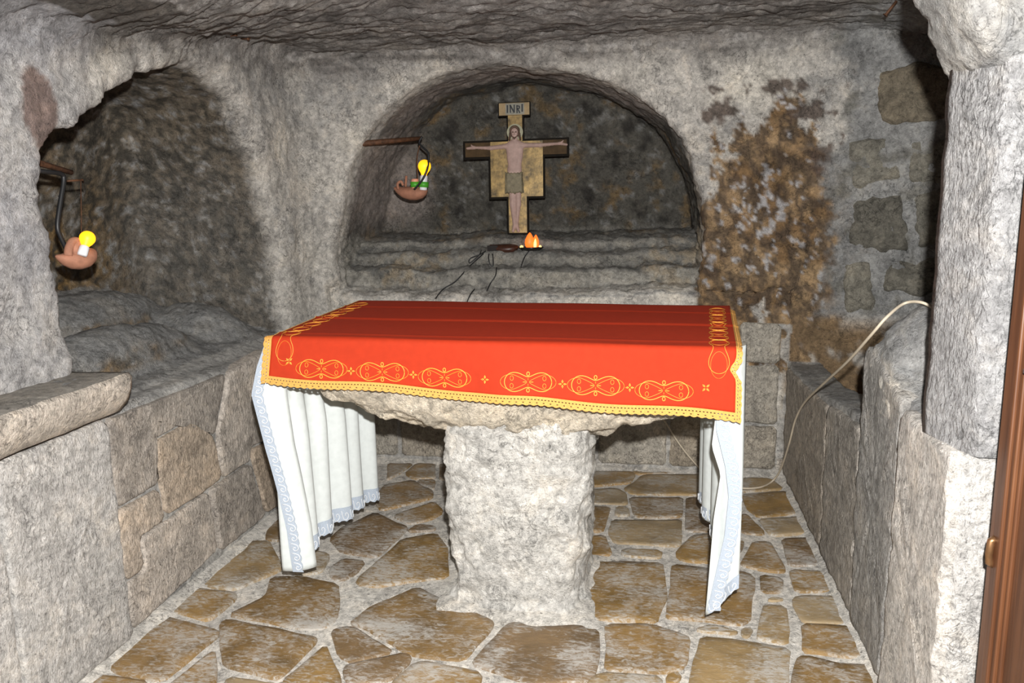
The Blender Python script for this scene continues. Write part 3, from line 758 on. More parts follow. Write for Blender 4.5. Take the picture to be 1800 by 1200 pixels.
def xl(yv): return -1.268 - .045 * (yv - YF)
def xr(yv): return .268 + .075 * (yv - YF)
creases = [at_z(700, q, 1.0)[1] for q in (543, 564, 591)]
def surf(sx, t, off=0.0):
    """point of the red cloth: sx 0..1 across, t metres down from the front fold (negative on the top)"""
    L = RBND * math.pi / 2
    if t <= 0:
        yv = YF + RBND - t; x = xl(yv) + (xr(yv) - xl(yv)) * sx; z = ztop(x) + .001 * math.sin(x * 9 + yv * 7)
        for k, c in enumerate(creases):
            q = (yv - c - .012 * (x + .5) * (k - 1)) / .010; z += (.0035, .006, .003)[k] * math.exp(-q * q)
        return np.array([x, yv, z + off])
    if t < L:
        a = t / RBND; x = xl(YF) + (xr(YF) - xl(YF)) * sx; z0 = ztop(x)
        return np.array([x, YF + RBND - (RBND + off) * math.sin(a), z0 - RBND + (RBND + off) * math.cos(a)])
    d = t - L; x = xl(YF) + (xr(YF) - xl(YF)) * sx; z0 = ztop(x)
    yv = YF - d * .10 - d * (.10 * math.sin(sx * 11 + 1) * .5 + .12 * math.exp(-((sx - .53) / .05) ** 2)) 
    x += d * (-.10 * (1 - sx) ** 6 + .0 * sx)
    nt_ = .055 * math.exp(-((d - .045) / .02) ** 2) * S(.985, 1.0, sx)
    return np.array([x - nt_ * .35, yv - off, z0 - RBND - d])
def hemt(sx): return .150 + .068 * sx + .004 * math.sin(sx * 19)
red = empty('red_altar_cloth', (-.5, 2.8, 1.0)); tag(red, 'red altar cloth with yellow embroidery and golden lace edging, spread over the slab', 'altar cloth')
ncx = 150; tt = np.concatenate([np.linspace(-.91, -.01, 90), np.linspace(0, .036, 8), np.linspace(.05, 1, 14)])
RV = []
for i in range(ncx):
    s_ = i / (ncx - 1)
    for k, t in enumerate(tt):
        if k >= 98: t = .036 + (hemt(s_) - .036) * (t - 0) 
        RV.append(surf(s_, t))
o = mk('cloth', RV, grid_faces(ncx, len(tt))[:, ::-1], M_RED); keep(o, red)
sd = o.modifiers.new('thickness', 'SOLIDIFY'); sd.thickness = .003; sd.offset = -1
def strip(name, base, outd, width, parent, mat, pitch=.0055, scal=.024, holes=True):
    """lace strip along a polyline with real openings and a scalloped edge"""
    P = np.array(base); seg = np.r_[0, np.cumsum(np.linalg.norm(np.diff(P, axis=0), axis=1))]; n = max(3, int(seg[-1] / pitch)); sl_ = np.linspace(0, seg[-1], n + 1)
    B = np.stack([np.interp(sl_, seg, P[:, k]) for k in range(3)], 1)
    D = np.array([outd(q / n) for q in range(n + 1)])
    fr = [0, .28, .39, .62, .72, 1.0]; vs = []; fs = []
    for i in range(n + 1):
        sc = .84 + .16 * abs(math.sin(math.pi * sl_[i] / scal))
        for q in fr: vs.append(B[i] + D[i] * width * (q if q < .9 else sc))
    m = len(fr)
    for i in range(n):
        for k in range(m - 1):
            if holes and ((k == 1 and i % 2 == 0) or (k == 3 and i % 4 == 1)): continue
            fs.append((i * m + k, (i + 1) * m + k, (i + 1) * m + k + 1, i * m + k + 1))
    o = mk(name, vs, fs, mat, None, False); keep(o, parent)
    sd = o.modifiers.new('thickness', 'SOLIDIFY'); sd.thickness = .0025; sd.offset = 0
    return o
hem = [surf(s_, hemt(s_) - .004, .001) for s_ in np.linspace(0, 1, 120)]
strip('lace_edging', hem, lambda q: np.array([0, -.12, -1.0]), .030, red, M_FRINGE)
le = [surf(0.002, t, .001) for t in np.linspace(.0, hemt(0) + .02, 20)]
strip('lace_edging', le, lambda q: np.array([-.95, -.1, -.12]), .030, red, M_FRINGE)
re_ = [surf(.999, t, .001) for t in np.linspace(-.80, hemt(1) + .022, 80)]
strip('lace_edging', re_, lambda q: np.array([.75, -.05, -.35]), .026, red, M_FRINGE)
lt_ = [surf(.001, t, .001) for t in np.linspace(-.9, -.01, 60)]
strip('lace_edging', lt_, lambda q: np.array([-.5, 0, -.85]), .026, red, M_FRINGE)
# embroidery
def emb(name, lines, x0, t0, rot, scale=1.0):
    """lines: list of (material index, polyline); rot turns the long axis along the cloth edge"""
    root = None
    for mi in (0, 1):
        b = MB()
        for (m, pl) in lines:
            if m != mi: continue
            q3 = []
            for (a, c) in pl:
                a *= scale; c *= scale
                dx, dt = (a, c) if not rot else (c, a)
                yv = YF + RBND - (t0 + dt) if t0 + dt < 0 else YF
                sx = (x0 + dx - xl(yv)) / (xr(yv) - xl(yv)) if not rot else ((dx + (x0 - (xl(YF) if x0 < -.5 else xr(YF)))) + (xl(yv) if x0 < -.5 else xr(yv)) - xl(yv)) / (xr(yv) - xl(yv))
                q3.append(surf(min(max(sx, 0), 1), t0 + dt, .0022))
            b.tube(q3, (.0016 if mi == 0 else .0013) * (1.0 if not rot else .62), 5)
        if not b.v: continue
        o = b.build(name if root is None else 'second_thread', (M_GOLDTHREAD, M_ORTHREAD)[mi], None)
        if root is None: root = o; keep(o, red)
        else: o.parent = root
    return root
def medallion(L=.152, Hh=.060, plain_=False):
    ln = []; th = np.linspace(0, 2 * math.pi, 73)
    pe = []
    for q in th:
        rc = math.sqrt(math.cos(2 * q) + math.sqrt(max(0, 1.045 ** 4 - math.sin(2 * q) ** 2))); pe.append((L / 2 * rc * math.cos(q) / 1.446, Hh / 2 * rc * math.sin(q) / .546))
    ln.append((0, pe))
    if plain_:
        for sg in (-1, 1): ln.append((1, [(sg * (L * .34 + L * .25 * math.cos(q)), Hh * .40 * math.sin(q)) for q in th[::2]]))
        return ln
    for sg in (-1, 1):
        ln.append((1, [(sg * (L * .34 + L * .25 * math.cos(q) * (1 if math.cos(q) > 0 else 1.25)), Hh * .40 * math.sin(q) * (1 if math.cos(q) > 0 else max(0, 1 + .55 * math.cos(q)))) for q in th[::2]]))
        for sv in (-1, 1):
            ln.append((0 if sv > 9 else 1, [(sg * (L * .345 + .0055 * math.cos(q)), sv * Hh * .20 + .0075 * math.sin(q)) for q in th[::6]]))
        ln.append((0, [(.0045 * math.cos(q), sg * (Hh * .33 + .006 * (1 + 0)) + .0062 * math.sin(q)) for q in th[::6]]))
        ln.append((0, [(sg * .006, 0), (sg * .017, 0)])); ln.append((1, [(0, sg * .005), (0, sg * .013)]))
    return ln
def crosslet(r=.012, diag=False):
    ln = []
    for k in range(4):
        a = k * math.pi / 2 + (math.pi / 4 if diag else 0); c, s_ = math.cos(a), math.sin(a)
        ln.append((0, [(c * r * .25, s_ * r * .25), (c * r * .6 - s_ * .0022, s_ * r * .6 + c * .0022), (c * r * 1.1, s_ * r * 1.1), (c * r * .6 + s_ * .0022, s_ * r * .6 - c * .0022), (c * r * .25, s_ * r * .25)]))
    return ln
def front(px_, py_):
    q = at_y(px_, py_, 2.36); L = RBND * math.pi / 2; return q[0], ztop(q[0]) - RBND - q[2] + L
for (a, c) in ((567, 648), (672, 654), (781, 664), (929, 670), (1047, 677), (1167, 687)): emb('embroidered_medallion', medallion(), *front(a, c), False)
for (a, c) in ((618, 652), (726, 659), (853, 666), (989, 674), (1107, 681)): emb('embroidered_cross', crosslet(), *front(a, c), False)
for (a, c) in ((510, 635), (1241, 682)): emb('embroidered_cross', crosslet(.013, True), *front(a, c), False)
for k in range(5):
    emb('embroidered_medallion', medallion(.165, .062, True), xr(YF) - .053, .012 - .185 * k, True)
    emb('embroidered_medallion', medallion(.165, .062, True), xl(YF) + .053, .012 - .185 * k, True)

white = empty('white_altar_cloth', (-.5, 2.8, .98)); tag(white, 'long white linen cloth with lace hem hanging down both ends of the altar', 'altar cloth')
def folds(yv, ph, wl): 
    q = math.sin(2 * math.pi * (yv - 2.42) / wl + ph); return math.copysign(abs(q) ** .75, q)
def dropL(yv, q):
    """q 0 top .. 1 hem"""
    zt = ztop(-1.28) - .006; hz = .135 + .03 * S(2.5, 2.75, yv) - .02 * S(2.9, 3.15, yv); z = zt + (hz - zt) * q
    g = S(.02, .5, q); xb = -1.287 + (.085 * S(2.44, 3.1, yv)) * g - .018 * g * S(2.6, 2.42, yv)
    wl = .125 + .03 * math.sin(yv * 9); x = xb + .022 * g * folds(yv, -.56, .118) + .008 * g * math.sin(yv * 31 + q * 2)
    return np.array([x, yv, z])
def dropR(yv, q):
    zt = ztop(.28) - .006; hz = .15 + .05 * S(2.5, 3.0, yv); z = zt + (hz - zt) * q
    g = S(.02, .5, q); xb = .284 - .055 * S(2.55, 3.0, yv) * g
    x = xb + .016 * g * folds(yv, 2.2, .15) + .045 * math.exp(-((yv - 2.62) / .07) ** 2) * S(0, .12, q) * S(.45, .25, q)
    return np.array([x, yv, z])
WV = []; WF = []
def patch(fn, a0, a1, na_, nb_, flip):
    b0 = len(WV)
    for i in range(na_):
        for k in range(nb_): WV.append(fn(a0 + (a1 - a0) * i / (na_ - 1), k / (nb_ - 1)))
    f = grid_faces(na_, nb_) + b0; WF.append(f[:, ::-1] if flip else f)
patch(dropL, 2.44, 3.12, 110, 44, True); patch(dropR, 2.44, 3.10, 100, 44, False)
patch(lambda yv, q: np.array([-1.287 + (.284 + 1.287) * q, yv, ztop(-1.287 + 1.571 * q) - .006]), 2.44, 3.12, 12, 30, False)
# front corner of the left drop, turned towards the room
zz_ = [.98, .90, .80, .60, .43, .30, .135]; xo_ = [-1.30, -1.335, -1.365, -1.335, -1.30, -1.275, -1.262]; xi_ = [-1.27, -1.275, -1.29, -1.28, -1.255, -1.235, -1.225]
def lipL(a, q):
    z = .985 + (.135 - .985) * q; x0 = min(-1.308, np.interp(-z, [-v for v in zz_], xo_) + .006); x1 = np.interp(-z, [-v for v in zz_], xi_) + .028
    x = x0 + (x1 - x0) * a; return np.array([x, 2.402 - .006 * math.sin(z * 9) + .05 * a ** 3, z])
patch(lipL, 0, 1, 12, 44, True)
zr_ = [.98, .85, .76, .66, .57, .42, .25, .07]; xrl = [.23, .22, .213, .203, .233, .214, .205, .196]
def lipR(a, q):
    zh = .075 + .085 * a; z = .985 + (zh - .985) * q; x0 = np.interp(-z, [-v for v in zr_], xrl); x1 = .305
    return np.array([x0 + (x1 - x0) * a, 2.405 + .035 * a * a - .012 * math.sin(a * 5 + z * 5), z])
patch(lipR, 0, 1, 12, 44, True)
o = mk('cloth', WV, np.concatenate(WF), M_WHITE); keep(o, white); sd = o.modifiers.new('thickness', 'SOLIDIFY'); sd.thickness = .002; sd.offset = 0
def lace(base, outd, width, n_name='lace_trim'):
    o = strip(n_name, base, outd, width, white, M_LACE, .010, .03, False)
    P = np.array(base); seg = np.r_[0, np.cumsum(np.linalg.norm(np.diff(P, axis=0), axis=1))]; b = MB(); pl = []
    L = seg[-1]; ncell = max(1, int(L / .036)); key = [(0, .2), (.15, .75), (.5, .85), (.75, .6), (.6, .38), (.4, .45), (.45, .62)]
    for c in range(ncell):
        line = []
        for (a, h) in key:
            sv = (c + a) / ncell * L; p = np.array([np.interp(sv, seg, P[:, k]) for k in range(3)]); d = outd(sv / L); line.append(p + d * width * h + LOFF)
        b.tube(spline(line, 3), .0018, 4)
    m = b.build('cord_pattern', M_LACE2, None); m.parent = o
LOFF = np.array([.0, -.003, 0])
lz = np.linspace(.97, .14, 60)
lace([np.array([np.interp(-z, [-v for v in zz_], xo_), 2.392 - .006 * math.sin(z * 9), z]) for z in lz], lambda q: np.array([1, .05, 0]), .042)
LOFF = np.array([.003, -.002, 0])
lace([dropL(yv, .935) + np.array([.002, 0, 0]) for yv in np.linspace(2.45, 3.12, 120)], lambda q: np.array([0, 0, -1]), .062)
lace([dropL(3.10 + .0 * q, q) + np.array([.003, 0, 0]) for q in np.linspace(.2, 1, 50)], lambda q: np.array([.15, .9, 0]), .045)
LOFF = np.array([0, -.003, 0])
zz2 = np.linspace(.80, .10, 60)
def xdiag(z): return np.interp(-z, [-.82, -.72, -.60, -.50, -.36, -.22, -.08], [.210, .214, .245, .258, .248, .222, .197])
lace([np.array([xdiag(z), 2.388, z]) for z in zz2], lambda q: np.array([1, .1, 0]), .044)
lace([lipR(a, .94) + np.array([0, -.004, 0]) for a in np.linspace(.05, 1, 20)], lambda q: np.array([0, 0, -1]), .05)
LOFF = np.array([-.003, 0, 0])
lace([dropR(yv, .935) for yv in np.linspace(2.46, 3.10, 90)], lambda q: np.array([0, 0, -1]), .05)

# ------------------------------------------------------------------ crucifix in the back niche
M_DARKWOOD = plain('black_brown_frame', (.010, .008, .006), .8, var=.3, spec=.1); M_GILT = plain('worn_gilding', (.20, .132, .045), .42, .35, var=.75, vscale=22, bump=.002)
M_BROWNGILT = plain('browned_gilding', (.055, .033, .014), .7, .1, var=.4, vscale=20, spec=.2); M_SKIN = plain('painted_flesh', (.36, .245, .21), .65, var=.16, vscale=40); M_HAIR = plain('painted_brown', (.085, .05, .032), .7, var=.3)
M_LOIN = plain('painted_olive_cloth', (.17, .145, .09), .7, var=.35, vscale=45); M_PLATE = plain('tan_plaque', (.27, .19, .09), .6, var=.2); M_INK = plain('black_lettering', (.015, .017, .02), .6); M_HALO = plain('dull_halo', (.27, .26, .17), .6, var=.15); M_TITLE = plain('grey_plaque_paint', (.22, .21, .17), .7, var=.2)
cb = at_y(911, 412, 4.43)
cru = empty('crucifix', tuple(cb)); cru.rotation_euler = (-.05, 0, .02)
tag(cru, 'painted gilt crucifix with an INRI plaque standing at the back of the central niche', 'crucifix')
KX, KZ = .00333 / 4, .00326 / 4
def L2(p): return ((p[0] - 524) * KX, (1010 - p[1]) * KZ)
def slab2(name, poly, y0, y1, mat, parent):
    P = [L2(p) for p in poly]; n = len(P)
    bm = bmesh.new(); vs = [bm.verts.new((a, y0, z)) for a, z in P]; f = bm.faces.new(vs)
    r_ = bmesh.ops.extrude_face_region(bm, geom=[f]); bmesh.ops.translate(bm, vec=(0, y1 - y0, 0), verts=[q for q in r_['geom'] if isinstance(q, bmesh.types.BMVert)])
    bmesh.ops.recalc_face_normals(bm, faces=bm.faces); me = bpy.data.meshes.new(name); bm.to_mesh(me); bm.free(); return link(name, me, mat, parent)
slab2('panel', [(402, 95), (622, 95), (622, 192), (577, 192), (577, 347), (885, 347), (885, 475), (718, 475), (718, 760), (603, 760), (603, 1010), (452, 1010), (452, 760), (328, 760), (328, 478), (150, 478), (150, 350), (460, 350), (460, 190), (402, 190)], 0, -.022, M_DARKWOOD, cru)
gf = slab2('gilt_field', [(468, 186), (566, 186), (566, 362), (600, 362), (706, 362), (706, 744), (591, 744), (591, 998), (464, 998), (464, 744), (341, 744), (341, 362), (468, 362)], -.021, -.0245, M_GILT, cru)
slab2('crossbar_field', [(164, 364), (340, 364), (340, 462), (164, 462)], -.021, -.0242, M_BROWNGILT, cru); slab2('crossbar_field', [(707, 361), (871, 361), (871, 459), (707, 459)], -.021, -.0242, M_BROWNGILT, cru)
pq = slab2('plaque', [(407, 101), (617, 101), (617, 184), (407, 184)], -.021, -.026, M_PLATE, cru); slab2('title_panel', [(452, 104), (582, 104), (582, 180), (452, 180)], -.0255, -.027, M_TITLE, pq)
# INRI drawn as strokes, condensed capitals
def stroke(b, pts_, wd=9):
    P = [np.array(L2(p)) for p in pts_]
    for a, c in zip(P[:-1], P[1:]):
        d = c - a; d /= np.linalg.norm(d) + 1e-9; nrm = np.array([-d[1], d[0]]) * wd * KX * .5; e = d * wd * KX * .2
        q = [a - e + nrm, a - e - nrm, c + e - nrm, c + e + nrm]
        b.add([(v[0], -.0268, v[1]) for v in q] + [(v[0], -.0288, v[1]) for v in q], [(0, 1, 2, 3), (7, 6, 5, 4), (0, 4, 5, 1), (1, 5, 6, 2), (2, 6, 7, 3), (3, 7, 4, 0)])
b = MB()
stroke(b, [(466, 118), (466, 166)], 11); stroke(b, [(486, 116), (486, 166)], 9); stroke(b, [(486, 118), (512, 166)], 10); stroke(b, [(513, 116), (513, 166)], 9)
stroke(b, [(532, 120), (532, 170)], 9); stroke(b, [(532, 122), (548, 126), (550, 138), (532, 144)], 8); stroke(b, [(538, 144), (551, 170)], 9); stroke(b, [(568, 114), (568, 162)], 11)
b.build('lettering', M_INK, pq, False)
def cap(p, a, c, r0, r1):
    a = np.array(a, float); c = np.array(c, float); e = c - a; t = np.clip(((p[..., 0] - a[0]) * e[0] + (p[..., 1] - a[1]) * e[1]) / (e.dot(e) + 1e-9), 0, 1)
    return np.hypot(p[..., 0] - a[0] - e[0] * t, p[..., 1] - a[1] - e[1] * t) - (r0 + (r1 - r0) * t)
def relief(name, sdf, bounds, mat, parent, h=.012, wdt=22, base=-.0245, step=2.0):
    x0, y0, x1, y1 = bounds; xs = np.arange(x0, x1 + step, step); ys_ = np.arange(y0, y1 + step, step); G = np.stack(np.meshgrid(xs, ys_, indexing='ij'), -1)
    d = sdf(G); q = np.clip(-d / wdt, 0, 1); hh = h * np.sqrt(q * (2 - q))
    idx = -np.ones(d.shape, int); keepm = d < 1.2; idx[keepm] = np.arange(keepm.sum())
    vs = [((a[0] - 524) * KX, base - k, (1010 - a[1]) * KZ) for a, k in zip(G[keepm], hh[keepm])]
    fs = []
    A, B_, C_, D_ = idx[:-1, :-1], idx[1:, :-1], idx[1:, 1:], idx[:-1, 1:]; ok = (A >= 0) & (B_ >= 0) & (C_ >= 0) & (D_ >= 0)
    fs = np.stack([A[ok], B_[ok], C_[ok], D_[ok]], 1)
    return mk(name, vs, fs, mat, parent)
def U(*a):
    r_ = a[0]
    for q in a[1:]: r_ = smin(r_, q, 10)
    return r_
def body(p):
    return U(cap(p, (513, 290), (513, 322), 26, 22), cap(p, (513, 335), (513, 372), 17, 22), cap(p, (470, 395), (558, 393), 24, 24), cap(p, (512, 410), (512, 470), 62, 54), cap(p, (512, 470), (510, 560), 52, 44), cap(p, (508, 560), (508, 640), 50, 48),
             cap(p, (455, 393), (345, 403), 17, 14), cap(p, (345, 403), (232, 397), 13, 9), cap(p, (225, 397), (178, 400), 11, 8), cap(p, (222, 392), (208, 378), 6, 4), cap(p, (565, 391), (690, 394), 17, 14), cap(p, (690, 394), (815, 388), 13, 9), cap(p, (820, 388), (870, 397), 10, 8), cap(p, (828, 384), (846, 370), 6, 4),
             cap(p, (494, 640), (491, 800), 27, 20), cap(p, (491, 800), (503, 955), 19, 11), cap(p, (530, 640), (530, 800), 27, 20), cap(p, (530, 800), (518, 955), 19, 11), cap(p, (500, 955), (493, 985), 12, 11), cap(p, (521, 955), (530, 985), 12, 11))
slab2('halo', [(515 + 56 * math.cos(q), 300 + 56 * math.sin(q)) for q in np.linspace(0, 2 * math.pi, 32, endpoint=False)], -.0244, -.0262, M_HALO, cru)
fig = relief('figure', body, (165, 255, 880, 1000), M_SKIN, cru, .014, 30)
relief('hair', lambda p: np.maximum(np.minimum(np.minimum(cap(p, (513, 290), (513, 302), 37, 36), cap(p, (484, 310), (476, 352), 10, 7)), cap(p, (543, 310), (552, 352), 10, 7)), -cap(p, (513, 300), (513, 316), 23, 20)), (440, 235, 590, 400), M_HAIR, fig, .017, 14, -.0246)
relief('beard', lambda p: np.maximum(cap(p, (513, 325), (512, 345), 20, 10), -cap(p, (513, 296), (513, 312), 24, 19)), (480, 300, 545, 362), M_HAIR, fig, .017, 10, -.0246)
relief('eye', lambda p: cap(p, (500, 301), (506, 301), 3, 3), (494, 294, 510, 308), M_HAIR, fig, .004, 4, -.0375, 1); relief('eye', lambda p: cap(p, (520, 301), (526, 301), 3, 3), (514, 294, 530, 308), M_HAIR, fig, .004, 4, -.0375, 1)
relief('nose', lambda p: cap(p, (513, 302), (513, 318), 2.5, 5), (505, 296, 521, 326), M_SKIN, fig, .008, 5, -.036, 1)
relief('loincloth', lambda p: np.minimum(cap(p, (508, 640), (508, 665), 62, 64), np.maximum(np.abs(p[..., 0] - 506) - 62 - (p[..., 1] - 580) * .03, np.abs(p[..., 1] - 648) - 74)) + 2.5 * np.sin(p[..., 0] * .28), (430, 560, 585, 740), M_LOIN, fig, .019, 20, -.0246)

# ------------------------------------------------------------------ lamps
M_TERRA = plain('terracotta', (.34, .155, .095), .8, var=.2, vscale=40, bump=.002); M_RUST = plain('rusty_iron', (.11, .05, .025), .7, .4, var=.5, vscale=60, bump=.002); M_CABLE = plain('black_cable', (.012, .012, .013), .5); M_SOCK = plain('white_porcelain', (.75, .75, .78), .4); M_GREEN = plain('green_tape', (.06, .33, .02), .5)
M_BLACK = plain('black_glazed_clay', (.012, .010, .009), .25, var=.3); M_DARKTERRA = plain('sooty_terracotta', (.045, .016, .009), .4, var=.4, vscale=50)
def glow_mat(name, colr, st):
    m, nt, b = new_mat(name); t = NT(nt); tc = t.n('ShaderNodeTexCoord').outputs['Object']; n = t.noise(tc, 14, 3, .5)
    b.inputs['Base Color'].default_value = (*colr, 1); t.l(t.ramp(n, [(.3, tuple(x * .8 for x in colr)), (.7, colr)]), b.inputs['Emission Color']); b.inputs['Emission Strength'].default_value = st; return m
M_BULB = glow_mat('lit_yellow_bulb', (1.0, .47, .01), 1.45); M_FLAME = glow_mat('lit_orange_bulb', (1.0, .16, .02), 1.3); M_FLAMEHOT = glow_mat('lit_flame_core', (1.0, .62, .22), 1.6)
def frame(o_, zdir, xdir):
    z = Vector(zdir).normalized(); x = Vector(xdir); x = (x - z * x.dot(z)).normalized(); y = z.cross(x)
    return Matrix(((x.x, y.x, z.x, o_[0]), (x.y, y.y, z.y, o_[1]), (x.z, y.z, z.z, o_[2]), (0, 0, 0, 1)))
def bulb_part(name, pos, axis, r_, mat, parent, k=1.0):
    M = frame(pos, axis, (1, .2, 0)); prof = [(r_ * .42, 0), (r_ * .5, r_ * .35), (r_ * .8, r_ * .8)] + [(r_ * math.cos(a), r_ * (1.45 + math.sin(a))) for a in np.linspace(-.35, math.pi / 2 - .08, 9)]
    b = MB(); b.lathe(prof, 20, M); return keep(b.build(name, mat), parent)
def clay_lamp(pos, length, height, xdir, up, parent, mat, name='clay_body'):
    """closed bowl with a pinched spout: rings along the long axis"""
    M = frame(pos, up, xdir); b = MB(); n = 20; rings = []
    ax = [(-.50, .02, .30), (-.46, .13, .26), (-.36, .26, .14), (-.2, .40, .04), (0, .48, 0), (.2, .48, 0), (.36, .38, .03), (.46, .22, .08), (.50, .04, .12)]
    vs = []
    for (t, rr, lift) in [(ax[0])] + ax[1:]:
        for j in range(n):
            q = 2 * math.pi * j / n; zz = math.sin(q) * rr * height * (1.05 if math.sin(q) < 0 else .8)
            vs.append(M @ Vector((t * length, math.cos(q) * rr * length * .55, zz + lift * height)))
    fs = []
    for i in range(len(ax) - 1):
        for j in range(n): fs.append((i * n + j, i * n + (j + 1) % n, (i + 1) * n + (j + 1) % n, (i + 1) * n + j))
    fs.append(tuple(range(n))[::-1]); fs.append(tuple((len(ax) - 1) * n + j for j in range(n))); b.add(vs, fs)
    return keep(b.build(name, mat), parent)
# lamp in the left niche
PL = np.array([-2.0, 2.415, 1.295]); hl = empty('hanging_lamp', tuple(at_x(75, 290, -2.0))); tag(hl, 'clay lamp with a lit yellow bulb hanging from an iron bar in the left niche', 'lamp')
A0 = at_x(60, 284, -2.0); A1 = at_x(126, 303, -1.99); A2 = at_x(72, 300, -2.0)
b = MB(); b.tube([A0 + [0, -.12, .02], A0, A1], [.013, .012, .009], 7); keep(b.build('iron_bar', M_RUST), hl)
b = MB(); b.tube(spline([A2 + [0, -.05, 0], at_x(85, 302, -1.98), at_x(108, 306, -1.98), at_x(112, 318, -1.98), at_x(107, 350, -1.98), at_x(101, 395, -1.98), at_x(106, 415, -1.98), at_x(117, 438, -1.98)], 5), .008, 7); keep(b.build('cable', M_CABLE), hl)
b = MB(); b.tube([at_x(118, 318, -2.03), at_x(145, 316, -2.03), at_x(146, 320, -2.05)], .004, 5); b.tube([at_x(142, 318, -2.03), at_x(143, 380, -2.03), at_x(143, 425, -2.03)], .0018, 5); keep(b.build('hook_wire', M_RUST), hl)
ct = at_x(135, 454, -1.97); e1 = at_x(158, 466, -1.96) - at_x(108, 444, -1.98)
clay_lamp(ct, .155, .080, e1, (0, -.15, 1), hl, M_TERRA)
b = MB(); p0 = at_x(120, 449, -1.96); p1 = at_x(128, 424, -1.96); p2 = at_x(140, 432, -1.955)
b.tube(spline([p0, (p0 + p1) / 2 + [0, -.008, 0], p1, at_x(136, 425, -1.955), at_x(132, 437, -1.955), at_x(136, 450, -1.955)], 5), .014, 9); keep(b.build('clay_handle', M_TERRA), hl)
bd = at_x(152, 426, -1.93) - at_x(145, 448, -1.93); bd /= np.linalg.norm(bd); bs = at_x(144, 449, -1.93)
b = MB(); b.lathe([(.014, 0), (.016, .005), (.016, .032), (.013, .036)], 16, frame(bs, bd, (1, 0, 0))); keep(b.build('bulb_socket', M_SOCK), hl); bulb_part('bulb', bs + bd * .030, bd, .026, M_BULB, hl)
# lamp hanging in the back niche
hm = empty('hanging_lamp', tuple(at_y(650, 250, 4.06))); tag(hm, 'clay oil lamp with green taped sockets and lit bulb hanging beside the crucifix', 'lamp')
B0 = at_y(640, 252, 4.02); B1 = at_y(740, 243, 4.24); b = MB(); b.tube([B0 + [-.06, -.01, -.01], B0, (B0 + B1) / 2, B1], [.016, .016, .014, .011], 8); keep(b.build('iron_bar', M_RUST), hm)
b = MB(); b.tube(spline([at_y(742, 240, 4.22), at_y(737, 250, 4.21), at_y(742, 258, 4.20), at_y(752, 268, 4.19), at_y(753, 283, 4.18), at_y(750, 300, 4.16), at_y(741, 318, 4.16), at_y(728, 333, 4.17)], 5), .0062, 7); keep(b.build('cable', M_CABLE), hm)
b = MB(); b.tube(spline([at_y(738, 254, 4.21), at_y(733, 280, 4.22), at_y(735, 325, 4.22)], 5), .003, 5); keep(b.build('hook_wire', M_RUST), hm)
cm = at_y(722, 338, 4.22); clay_lamp(cm, .205, .085, (1, -.1, -.22), (0, -.2, 1), hm, M_TERRA)
b = MB(); b.tube(spline([at_y(700, 332, 4.20), at_y(699, 323, 4.19), at_y(705, 319, 4.19), at_y(709, 326, 4.19)], 4), .008, 7); b.tube([at_y(713, 328, 4.19), at_y(714, 309, 4.19)], .007, 7); keep(b.build('clay_handle', M_TERRA), hm)
sb = at_y(744, 334, 4.19); su = np.array([.10, 0, 1.0]); su /= np.linalg.norm(su); b = MB(); b.lathe([(.019, 0), (.021, .004), (.021, .075), (.017, .082)], 16, frame(sb, su, (1, 0, 0))); keep(b.build('bulb_socket', M_SOCK), hm)
b = MB(); b.lathe([(.0285, 0), (.0285, .03)], 18, frame(sb + su * .016, su, (1, 0, 0))); keep(b.build('tape_band', M_GREEN), hm)
bulb_part('bulb', sb + su * .078, su, .036, M_BULB, hm)
s2 = at_y(730, 331, 4.20); b = MB(); b.lathe([(.019, 0), (.021, .004), (.021, .045), (.018, .052)], 16, frame(s2, (0, 0, 1), (1, 0, 0))); keep(b.build('empty_socket', plain('salmon_socket', (.72, .32, .22), .5)), hm)
b = MB(); b.lathe([(.0265, 0), (.0265, .03)], 18, frame(s2 + np.array([0, 0, .006]), (0, 0, 1), (1, 0, 0))); keep(b.build('tape_band', M_GREEN), hm)
# lamps on the rock step below the crucifix
def step_z(x, yv): return float(np.interp(yv, [3.9, 3.985, 3.99, 4.03, 4.12, 4.15, 4.24, 4.27, 4.36, 4.38, 4.5, 4.8], [.86, .87, .94, .95, .972, 1.069, 1.083, 1.15, 1.17, 1.222, 1.245, 1.26])) + .008 * math.sin(x * 7.3 + 1) + .005 * math.sin(x * 17)
def on_steps(px_, py_, back_=.03):
    for yv in np.arange(3.9, 4.7, .004):
        q = at_y(px_, py_, yv)
        if q[2] < step_z(q[0], yv): break
    return at_y(px_, py_, yv - back_)
p = at_y(886, 440, 4.30); ol = empty('oil_lamp', tuple(p)); tag(ol, 'unlit sooty clay oil lamp with black wires on the rock step', 'lamp')
clay_lamp(p + [0, 0, .012], .17, .062, (1, 0, 0), (0, -.1, 1), ol, M_DARKTERRA)
b = MB(); b.box(tuple(p + [-.090, -.035, -.012]), tuple(p + [-.030, .03, .030])); keep(b.build('terminal_box', M_BLACK, None, False), ol)
for i, wpts in enumerate([[(864, 434), (846, 446), (827, 454), (826, 462), (842, 448), (846, 440)], [(862, 436), (845, 450), (825, 468), (808, 487), (797, 497), (783, 505), (774, 513), (766, 524)], [(861, 438), (859, 452), (862, 466), (867, 466), (866, 446)], [(873, 470), (871, 484), (862, 498), (856, 511)], [(834, 508), (827, 517), (821, 530)]]):
    b = MB(); b.tube(spline([on_steps(*q) for q in wpts], 4), .0035, 5); keep(b.build('wire', M_CABLE), ol)
p = at_y(934, 439, 4.31); o2 = empty('oil_lamp', tuple(p)); tag(o2, 'black clay lamp with glowing orange flame bulb below the crucifix', 'lamp')
